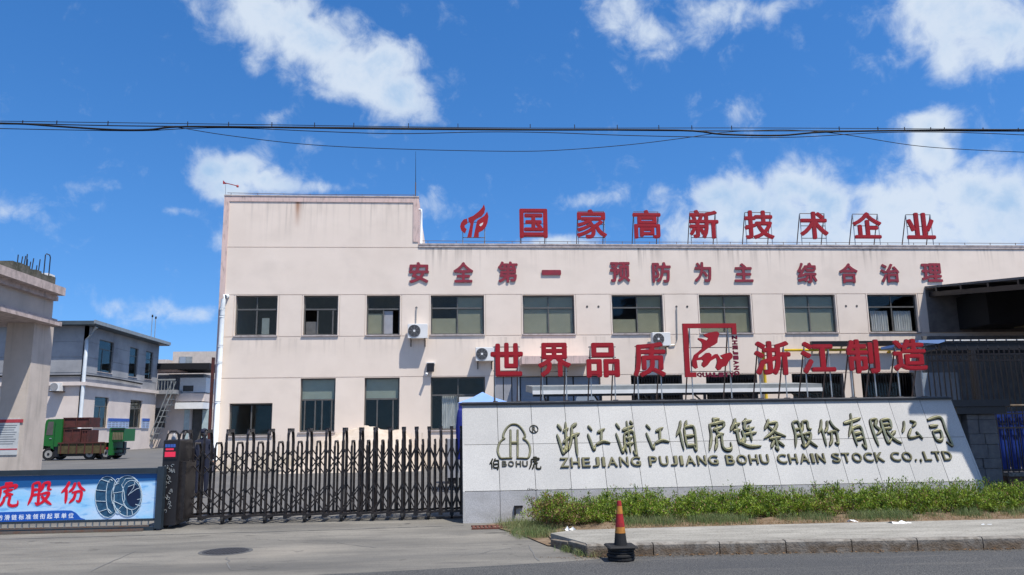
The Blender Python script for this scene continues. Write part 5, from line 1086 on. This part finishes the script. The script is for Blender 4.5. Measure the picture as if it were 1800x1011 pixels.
MB().box(U(1628, 650, Y=30.2).x, 30.2, 0, 34, 30.3, 4.9).build('back_screen', 'stone', lc)
for i in range(5): x_ = U(1622+i*13, 680, Y=24).x; MB().box(x_, 24, 0, U(1622+i*13+11.5, 680, Y=24).x, 24.04, U(1650, 655, Y=24).z).build('slate_panel', 'shutter', lc)
# ornamental iron railing
IY = 19.0; IF = vert_frame(IY); i0 = IF.px(1631, 650)[0]; i1 = 22.0
fn_ = thing('iron_railing', 'tall black iron railing with a band of rings right of the standing characters', 'fence', (i0, IY, 0))
zt_ = IF.px(1700, 615)[1]; zm_ = IF.px(1700, 623)[1]; zn_ = IF.px(1700, 634)[1]; zb3 = .35; x_ = i0; k = 0
while x_ < i1:
    MB().tube([(x_, IY, zb3), (x_, IY, zt_)], .016, 4).build('bar', 'black', fn_)
    if k % 2 == 0:
        MB().tube([(x_+.14+.10*math.cos(a*math.pi/5), IY, (zm_+zn_)/2+.10*math.sin(a*math.pi/5)) for a in range(10)], .010, 4, True).build('ring', 'black', fn_)
        MB().lathe((x_, IY, zt_), [(.012, 0), (.028, .03), (.005, .13)], 6).build('finial', 'black', fn_)
    x_ += .14; k += 1
for z_ in (zm_, zn_, 1.2, zb3): MB().box(i0, IY-.015, z_-.02, i1, IY+.015, z_+.02).build('rail', 'black', fn_)
MB().box(i0-.05, IY-.12, 0, i1, IY+.12, zb3-.021).build('low_wall', 'stone', fn_)
# stone pillar at the end of the granite wall and blue fence beyond
PY = 14.3; PFm = vert_frame(PY)
sp_ = thing('stone_pillar', 'dark rough stone gate pillar with a heavy black cap at the right end of the granite wall', 'pillar', (9.9, PY, 0))
a0, a1 = PFm.px(1703, 770)[0], PFm.px(1755, 770)[0]; zt3 = PFm.px(1720, 728)[1]
rnd = random.Random(4); z_ = .0; row = 0
MB().box(a0+.03, PY+.03, 0, a1-.03, PY+.57, zt3).build('pillar_core', 'mortar', sp_)
while z_ < zt3-.05:
    h_ = min(rnd.uniform(.16, .28), zt3-z_); cut = a0+(a1-a0)*rnd.uniform(.35, .65)
    for u0_, u1_ in ((a0, cut), (cut, a1)): MB().bev(u0_+.004, PY-rnd.uniform(0, .02), z_+.004, u1_-.004, PY+.6, z_+h_-.004, .008).build('stone', 'stone', sp_)
    z_ += h_
c0_, c1_ = PFm.px(1664, 710)[0], PFm.px(1762, 710)[0]; zc_ = PFm.px(1720, 703)[1]
MB().box(c0_+.12, PY-.1, zt3+.003, c1_-.02, PY+.7, zt3+.14).build('cap_lower', 'black', sp_); MB().box(c0_, PY-.16, zt3+.143, c1_+.04, PY+.76, zc_).build('cap_upper', 'black', sp_)
MB().box(a0-.45, PY+.15, 0, a0-.01, PY+.5, zt3).build('side_pier', 'stone', sp_)
bf = thing('blue_fence', 'black iron fence backed with blue corrugated sheet at the right edge of the picture', 'fence', (11, PY+.3, 0))
FY = PY+.35; FF = vert_frame(FY); b0x = FF.px(1757, 780)[0]; b1x = 20.0; zft = FF.px(1770, 722)[1]; zfb = FF.px(1780, 831)[1]; x_ = b0x; k = 0
while x_ < b1x:
    MB().box(x_+.01, FY+.05+.02*(k % 2), zfb+.02, x_+.10, FY+.07+.02*(k % 2), zft-.02).build('blue_strip', 'blue', bf); x_ += .11; k += 1
x_ = b0x; k = 0; zr1, zr2 = FF.px(1770, 752)[1], FF.px(1770, 727)[1]
while x_ < b1x:
    MB().tube([(x_, FY, zfb), (x_, FY, zft)], .011, 4).build('bar', 'black', bf)
    if k % 2 == 0: MB().tube([(x_+.11+.07*math.cos(a*math.pi/4), FY, (zr1+zr2)/2+.07*math.sin(a*math.pi/4)) for a in range(8)], .008, 4, True).build('ring', 'black', bf)
    x_ += .11; k += 1
for z_ in (zr1, zr2, zfb+.05): MB().box(b0x, FY-.012, z_-.015, b1x, FY+.012, z_+.015).build('rail', 'black', bf)
MB().box(b0x, FY-.16, zfb-.06, b1x, FY+.2, zfb-.002).build('sill', 'kerb', bf); MB().box(b0x, FY-.12, 0, b1x, FY+.16, zfb-.062).build('plinth', 'brownwall', bf)
q = U(1768, 713, Y=14.9); q2 = U(1800, 716, Y=14.9); t = thing('pale_pipe', 'pale horizontal pipe carried above the blue fence', 'pipe', (q.x, 14.9, q.z)); MB().tube([(q.x, 14.9, q.z), (q.x+4, 14.9, q.z-.02)], .026, 8).build('pipe_run', 'kerb', t, smooth=True)
for x_ in (q.x+.1, q.x+2, q.x+3.9): MB().tube([(x_, 14.9, zft-.1), (x_, 14.9, q.z-.02)], .014, 5).build('pipe_clip', 'black', t)
# added shadow caster, unseen beyond the right edge: its stepped outline shades the granite wall
wsc = thing('wall_shadow_caster', 'unseen grey shadow caster beyond the right edge, added to shade the granite wall', 'building', (14, 11.8, 0)); NY_ = 11.2
def sh_w(p): t = (NY_-p.y)/SUN.y; return (p.x+SUN.x*t, p.z+SUN.z*t)
def sh_pt(px, py): return sh_w(SF(*SF.px(px, py)))
s_ = [sh_pt(1597, 703), sh_pt(1597, 730), sh_pt(1665, 730), sh_pt(1665, 795), sh_pt(1690, 797), sh_pt(1716, 850)]
t0 = sh_w(Vector((8.62, 13.68, 2.12))); t1 = sh_w(Vector((9.35, 13.68, 2.12))); ztp = t1[1]+1.2
fixn(MB().prism([(t0[0], t0[1]), s_[1], s_[2], s_[3], s_[4], s_[5], (s_[5][0]+.1, 3.6), (20, 3.6), (20, ztp), (t1[0], ztp), (t1[0], t0[1])], vert_frame(NY_), -.1, 0).build('stepped_shadow_panel', 'greywall', wsc))
MB().box(14.2, NY_+.11, 0, 20, NY_+3, 3.598).build('shadow_caster_base', 'greywall', wsc)
# ================================================================== OVERHEAD CABLES
KF = vert_frame(12.0)
CAB = [('thin uppermost straight cable across the sky', .006, [(-60,212),(0,213),(450,219),(900,225),(1350,225),(1860,228)]),
 ('thick bundled cable sagging a little across the sky', .016, [(-60,215),(0,217),(45,218),(100,222),(200,228),(262,228),(310,223),(420,223),(650,226),(900,228),(1190,229),(1270,236),(1370,238),(1450,232),(1620,229),(1860,228)]),
 ('medium cable running straight through the thick bundle', .009, [(-60,214),(0,216),(150,220),(290,222),(600,224),(900,227),(1200,230),(1500,230),(1860,231)]),
 ('lower cable with three shallow sags', .007, [(-60,224),(0,226),(150,229),(250,230),(330,226),(420,225),(560,231),(700,235),(850,232),(960,233),(1100,238),(1250,241),(1400,241),(1550,233),(1690,233),(1860,240)]),
 ('thin cable hanging in the deepest loops below the others', .006, [(270,222),(305,223),(400,238),(540,254),(700,262),(900,266),(1000,263),(1110,254),(1200,243),(1270,233),(1340,229),(1400,229),(1480,236),(1600,255),(1700,263),(1860,270)])]
for lab, r, pts in CAB:
    P3 = smooth_pts([tuple(KF(*KF.px(*p), 0)) for p in pts], 5)
    MB().tube(P3, r, 5).build('overhead_cable', 'cable', None, lab, 'cable', 'cables strung over the road', 'thing', loc=P3[len(P3)//2], smooth=True)
KF2 = vert_frame(12.0)
for px in (40, 100, 190, 330, 402, 478, 553, 622, 718, 805, 932, 1010, 1085, 1158, 1216, 1286, 1475, 1543, 1590, 1636, 1660, 1728, 1790):
    a, b = KF.px(px, 213+px*.0075); MB().tube([(a, 12, b-.055), (a, 12, b+.015)], .008, 4).build('cable_hanger', 'cable', [o for o in bpy.data.objects if o.name.startswith('overhead_cable')][0])
# ================================================================== TRAFFIC CONE
c = U(1092, 984, Z=0); cn = thing('traffic_cone', 'red and yellow traffic cone on stacked black rubber rings at the road edge', 'traffic cone', (c.x, c.y, 0))
k = c.y/1330; zz = lambda y: (986-y)*k*.995
for i, (r, z0_, z1_) in enumerate(((.155, 0, .035), (.16, .037, .07), (.15, .072, .105), (.158, .107, .14))): MB().lathe((c.x+random.uniform(-.006, .006), c.y, z0_), [(r-.01, 0), (r, .008), (r, z1_-z0_-.008), (r-.01, z1_-z0_)], 22).build('rubber_ring', 'rubber', cn)
MB().bev(c.x-.165, c.y-.165, .142, c.x+.165, c.y+.165, .162, .012).build('base_plate', 'rubber', cn)
cr = lambda z: .074-(z-.162)/(zz(891)-.162)*.050
lv = [(.162, zz(943), 'rubber', 'lower_sleeve'), (zz(943), zz(933), 'coneY', 'yellow_band'), (zz(933), zz(912), 'coneR', 'red_band'), (zz(912), zz(899), 'coneY', 'orange_band'), (zz(899), zz(891), 'coneR', 'red_top')]
for z0_, z1_, m_, n_ in lv: MB().lathe((c.x, c.y, 0), [(cr(z0_), z0_+.001), (cr(z1_), z1_-.001)], 22).build(n_, m_, cn, smooth=False)
# ================================================================== PLANTS
def leaf(mb, p, d, w, l, roll):
    d = d.normalized(); s_ = d.cross(Vector((0, 0, 1)));
    if s_.length < .01: s_ = Vector((1, 0, 0))
    s_.normalize(); n_ = s_.cross(d); s_ = (s_*math.cos(roll)+n_*math.sin(roll)); q = p+d*l*.5
    mb.add([p, q+s_*w/2, p+d*l, q-s_*w/2], [(0, 1, 2, 3)])
def shrub_mesh(seed, dry=0):
    rnd = random.Random(seed); mb = MB(); md = MB(); tw = MB(); ns = 26
    for i in range(ns):
        a = rnd.uniform(0, 6.28); r0 = rnd.uniform(0, .12); sp = rnd.uniform(.02, .30)*(1.0); h = rnd.uniform(.28, .47)*(1-.5*(sp/.3)**2)+rnd.choice((0, 0, 0, .07))
        b = Vector((r0*math.cos(a), r0*math.sin(a), 0)); t = Vector((b.x+sp*math.cos(a)*1.05, b.y+sp*math.sin(a)*1.2, h)); m_ = (b+t)/2+Vector((0, 0, .03))
        tw.tube([b, m_, t], .0045, 3, r1=.002)
        for j in range(118):
            f_ = rnd.uniform(.12, 1.0); p = (b*(1-f_)**2+m_*2*f_*(1-f_)+t*f_**2)+Vector((rnd.gauss(0, .028), rnd.gauss(0, .028), rnd.gauss(0, .02)))
            d = Vector((rnd.gauss(0, 1), rnd.gauss(0, 1), rnd.gauss(1.7, .7)))
            dst = md if (rnd.random() < .09+dry or (f_ < .3 and rnd.random() < .25)) else mb
            leaf(dst, p, d, rnd.uniform(.009, .016), rnd.uniform(.032, .058), rnd.uniform(0, 3.1))
    return mb, md, tw
protos = []
for sd in range(4):
    mb, md, tw = shrub_mesh(20+sd, .25 if sd == 3 else 0); L0 = (1.6+sd*.4, 12, .1)
    t = thing('hedge_shrub', 'green clipped shrub in the low hedge in front of the granite wall', 'shrub', L0, 'shrubs of the low hedge')
    for m_, nm, mm in ((mb, 'foliage', 'leaf'), (md, 'dry_leaves', 'leafdry'), (tw, 'stems', 'twig')):
        m_.v = [tuple(Vector(v)+Vector(L0)) for v in m_.v]; m_.build(nm, mm, t, kind='stuff')
    protos.append(t)
rnd = random.Random(11); used = set()
LM = [(972, 'above the patch of wild grass'), (1003, 'under the first bronze character'), (1052, 'under the second bronze character'), (1097, 'behind the traffic cone'), (1150, 'under the fourth bronze character'), (1200, 'under the fifth bronze character'), (1250, 'under the sixth bronze character'), (1300, 'under the seventh bronze character'), (1350, 'under the eighth bronze character'),
      (1400, 'under the ninth bronze character'), (1450, 'under the tenth bronze character'), (1500, 'under the eleventh bronze character'), (1550, 'under the twelfth bronze character'), (1601, 'under the thirteenth bronze character'), (1650, 'under the last bronze character'), (1695, 'just left of the stone pillar'), (1740, 'at the foot of the stone pillar'), (1790, 'under the left part of the blue fence')]
for i, (px, where) in enumerate(LM):
    for row in range(2):
        pi = 3 if (i in (1, 10) and row) or (i == 0) else rnd.choice((0, 1, 2)); yy = 12.30-row*.52
        loc = (U(px, 900, Y=yy-.1).x+rnd.uniform(-.05, .05)+.07*row, yy+rnd.uniform(-.05, .05), .09+rnd.uniform(-.02, .01)); sc = rnd.uniform(.82, 1.08)*(1 if row == 0 else .86)
        t = copy_tree(protos[pi], loc) if pi in used else protos[pi]; used.add(pi); t.location = loc; t.rotation_euler = (0, 0, rnd.uniform(-.5, .5)+math.pi*rnd.randint(0, 1)); t.scale = (1.18, 1.05, sc)
        t['label'] = ('half dry' if pi == 3 else 'green')+' hedge shrub in the '+('front' if row else 'back')+' row '+where
def blades(name, mm, n, area, hmin, hmax, seed, wid=.006, lean=.5):
    rnd = random.Random(seed); mb = MB()
    for i in range(n):
        x, y, z = area(rnd); a = rnd.uniform(0, 6.28); h = rnd.uniform(hmin, hmax); l = rnd.uniform(0, lean)*h; c_, s_ = math.cos(a), math.sin(a); w = wid*rnd.uniform(.6, 1.3)
        b2 = rnd.uniform(0, 6.28); wx, wy = math.cos(b2)*w/2, math.sin(b2)*w/2
        mb.add([(x-wx, y-wy, z), (x+wx, y+wy, z), (x+c_*l*.4+wx*.7, y+s_*l*.4+wy*.7, z+h*.6), (x+c_*l*.4-wx*.7, y+s_*l*.4-wy*.7, z+h*.6), (x+c_*l, y+s_*l, z+h*(1-.2*rnd.random()))], [(0, 1, 2, 3), (3, 2, 4)])
    return mb.build(name, mm, kind='stuff')
def zz_(x, y): return .012+.11*min(1, max(0, (x-1.2)/1.2))*min(1, max(0, (y-10.5)/.35))
def a_front(r):
    while True:
        x = r.uniform(1.9, 12.5); y = 11.45-abs(r.gauss(0, .24)); cl = math.sin(x*2.3)+math.sin(x*5.1+1)+.6*math.sin(x*11)
        if r.random() < .35+.3*cl and y > 10.95: return x, y, zz_(x, y)-.01
def a_left(r):
    while True:
        x = r.gauss(1.15, .27); y = r.uniform(10.95, 12.75)
        if .62+.25*(12.8-y)*.5 < x < 1.75: return x, y, .0
blades('wild_grass', 'grass', 13000, a_front, .04, .17, 1, .005, .7); blades('wild_grass_patch', 'grass', 3800, a_left, .04, .16, 2, .0045, .8)
def a_straw(r): x = r.uniform(1.5, 12.5); y = r.uniform(10.85, 11.4) if x > 2.2 else r.uniform(10.5, 11.6); return x, y, zz_(x, y)-.005
blades('dead_straw', 'strawgrass', 5200, a_straw, .01, .05, 3, .004, 2.2)
def litter_leaves(name, n, area, seed):
    rnd = random.Random(seed); mb = MB()
    for i in range(n):
        x, y, z = area(rnd); leaf(mb, Vector((x, y, z+.008)), Vector((rnd.gauss(0, 1), rnd.gauss(0, 1), rnd.uniform(0, .35))), rnd.uniform(.012, .028), rnd.uniform(.025, .06), rnd.uniform(-.4, .4))
    return mb.build(name, 'leafdry', kind='stuff')
litter_leaves('fallen_leaves', 900, a_straw, 5); litter_leaves('fallen_leaves_patch', 420, lambda r: ((lambda t: (.95+t*.95+r.gauss(0, .10), 11.55-t*.85+r.gauss(0, .09), .0))(r.random())), 6)
litter_leaves('gutter_leaves', 160, lambda r: ((lambda x: (x, ky(x)-abs(r.gauss(.03, .03)), -.004))(r.uniform(1.4, 7))), 7)
def a_grit(r): x = r.uniform(1.0, 9); return x, (ky(x) if x > KX0 else 9.3+.4*(KX0-x))-abs(r.gauss(.02, .07)), -.006
mbg = MB(); rg = random.Random(44)
for i in range(900):
    x, y, z = a_grit(rg); q_ = rg.uniform(.003, .010); mbg.add([(x-q_, y-q_*.7, z), (x+q_, y-q_*.5, z), (x+q_*.3, y+q_, z), (x, y, z+q_)], [(0, 1, 3), (1, 2, 3), (2, 0, 3)])
mbg.build('gutter_grit', 'kerb', kind='stuff')
def a_weed(r): a = r.uniform(0, 6.28); q_ = abs(r.gauss(0, .07)); c_ = r.choice(((1.50, 9.52), (1.62, 9.42), (1.40, 9.8))); return c_[0]+q_*math.cos(a), c_[1]+q_*math.sin(a), .0
blades('kerb_weeds', 'grass', 700, a_weed, .03, .10, 8, .005, 1.2)
# litter
def paper(px, py, w, h, lab, seed, m='paper'):
    rnd = random.Random(seed); p = U(px, py, Z=.12); mb = MB(); nx, ny = 5, 3; vs = []
    for i in range(nx+1):
        for j in range(ny+1): vs.append((p.x+w*(i/nx-.5)+rnd.uniform(-.015, .015)+.03*math.sin(j+seed), p.y+rnd.uniform(-.02, .02)+.09*j/ny, .115+.55*h*math.sin((j+.4)/ny*2.6)*(.55+.35*math.sin(i*2.3+seed))+rnd.uniform(-.006, .008)))
    mb.add(vs, [(i*(ny+1)+j, (i+1)*(ny+1)+j, (i+1)*(ny+1)+j+1, i*(ny+1)+j+1) for i in range(nx) for j in range(ny)])
    mb.build('litter', m, None, lab, 'litter', 'litter under the hedge', 'thing', loc=tuple(p))
paper(1584, 922, .26, .10, 'largest flat piece of white litter under the right half of the hedge', 1)
paper(1501, 918, .07, .07, 'small round white scrap left of the large piece of litter', 2)
paper(1003, 934, .12, .14, 'crumpled white paper by the left end of the hedge', 3)
paper(1051, 908, .07, .05, 'white scrap caught in the hedge left of the traffic cone', 4)
paper(1078, 916, .05, .10, 'thin white strip in the hedge just left of the traffic cone', 5)
paper(1735, 924, .18, .05, 'dull crumpled litter at the far right of the hedge', 6, 'noticewhite')
q = U(905, 912, Z=0); t = thing('metal_bracket', 'small dark bent metal bracket fixed low on the granite plinth above the wild grass', 'bracket', (q.x, 12.93, .1)); MB().box(q.x-.04, 12.90, .22, q.x+.10, 12.935, .25).build('arm', 'black', t); MB().box(q.x-.04, 12.90, .10, q.x-.015, 12.935, .218).build('leg', 'black', t)
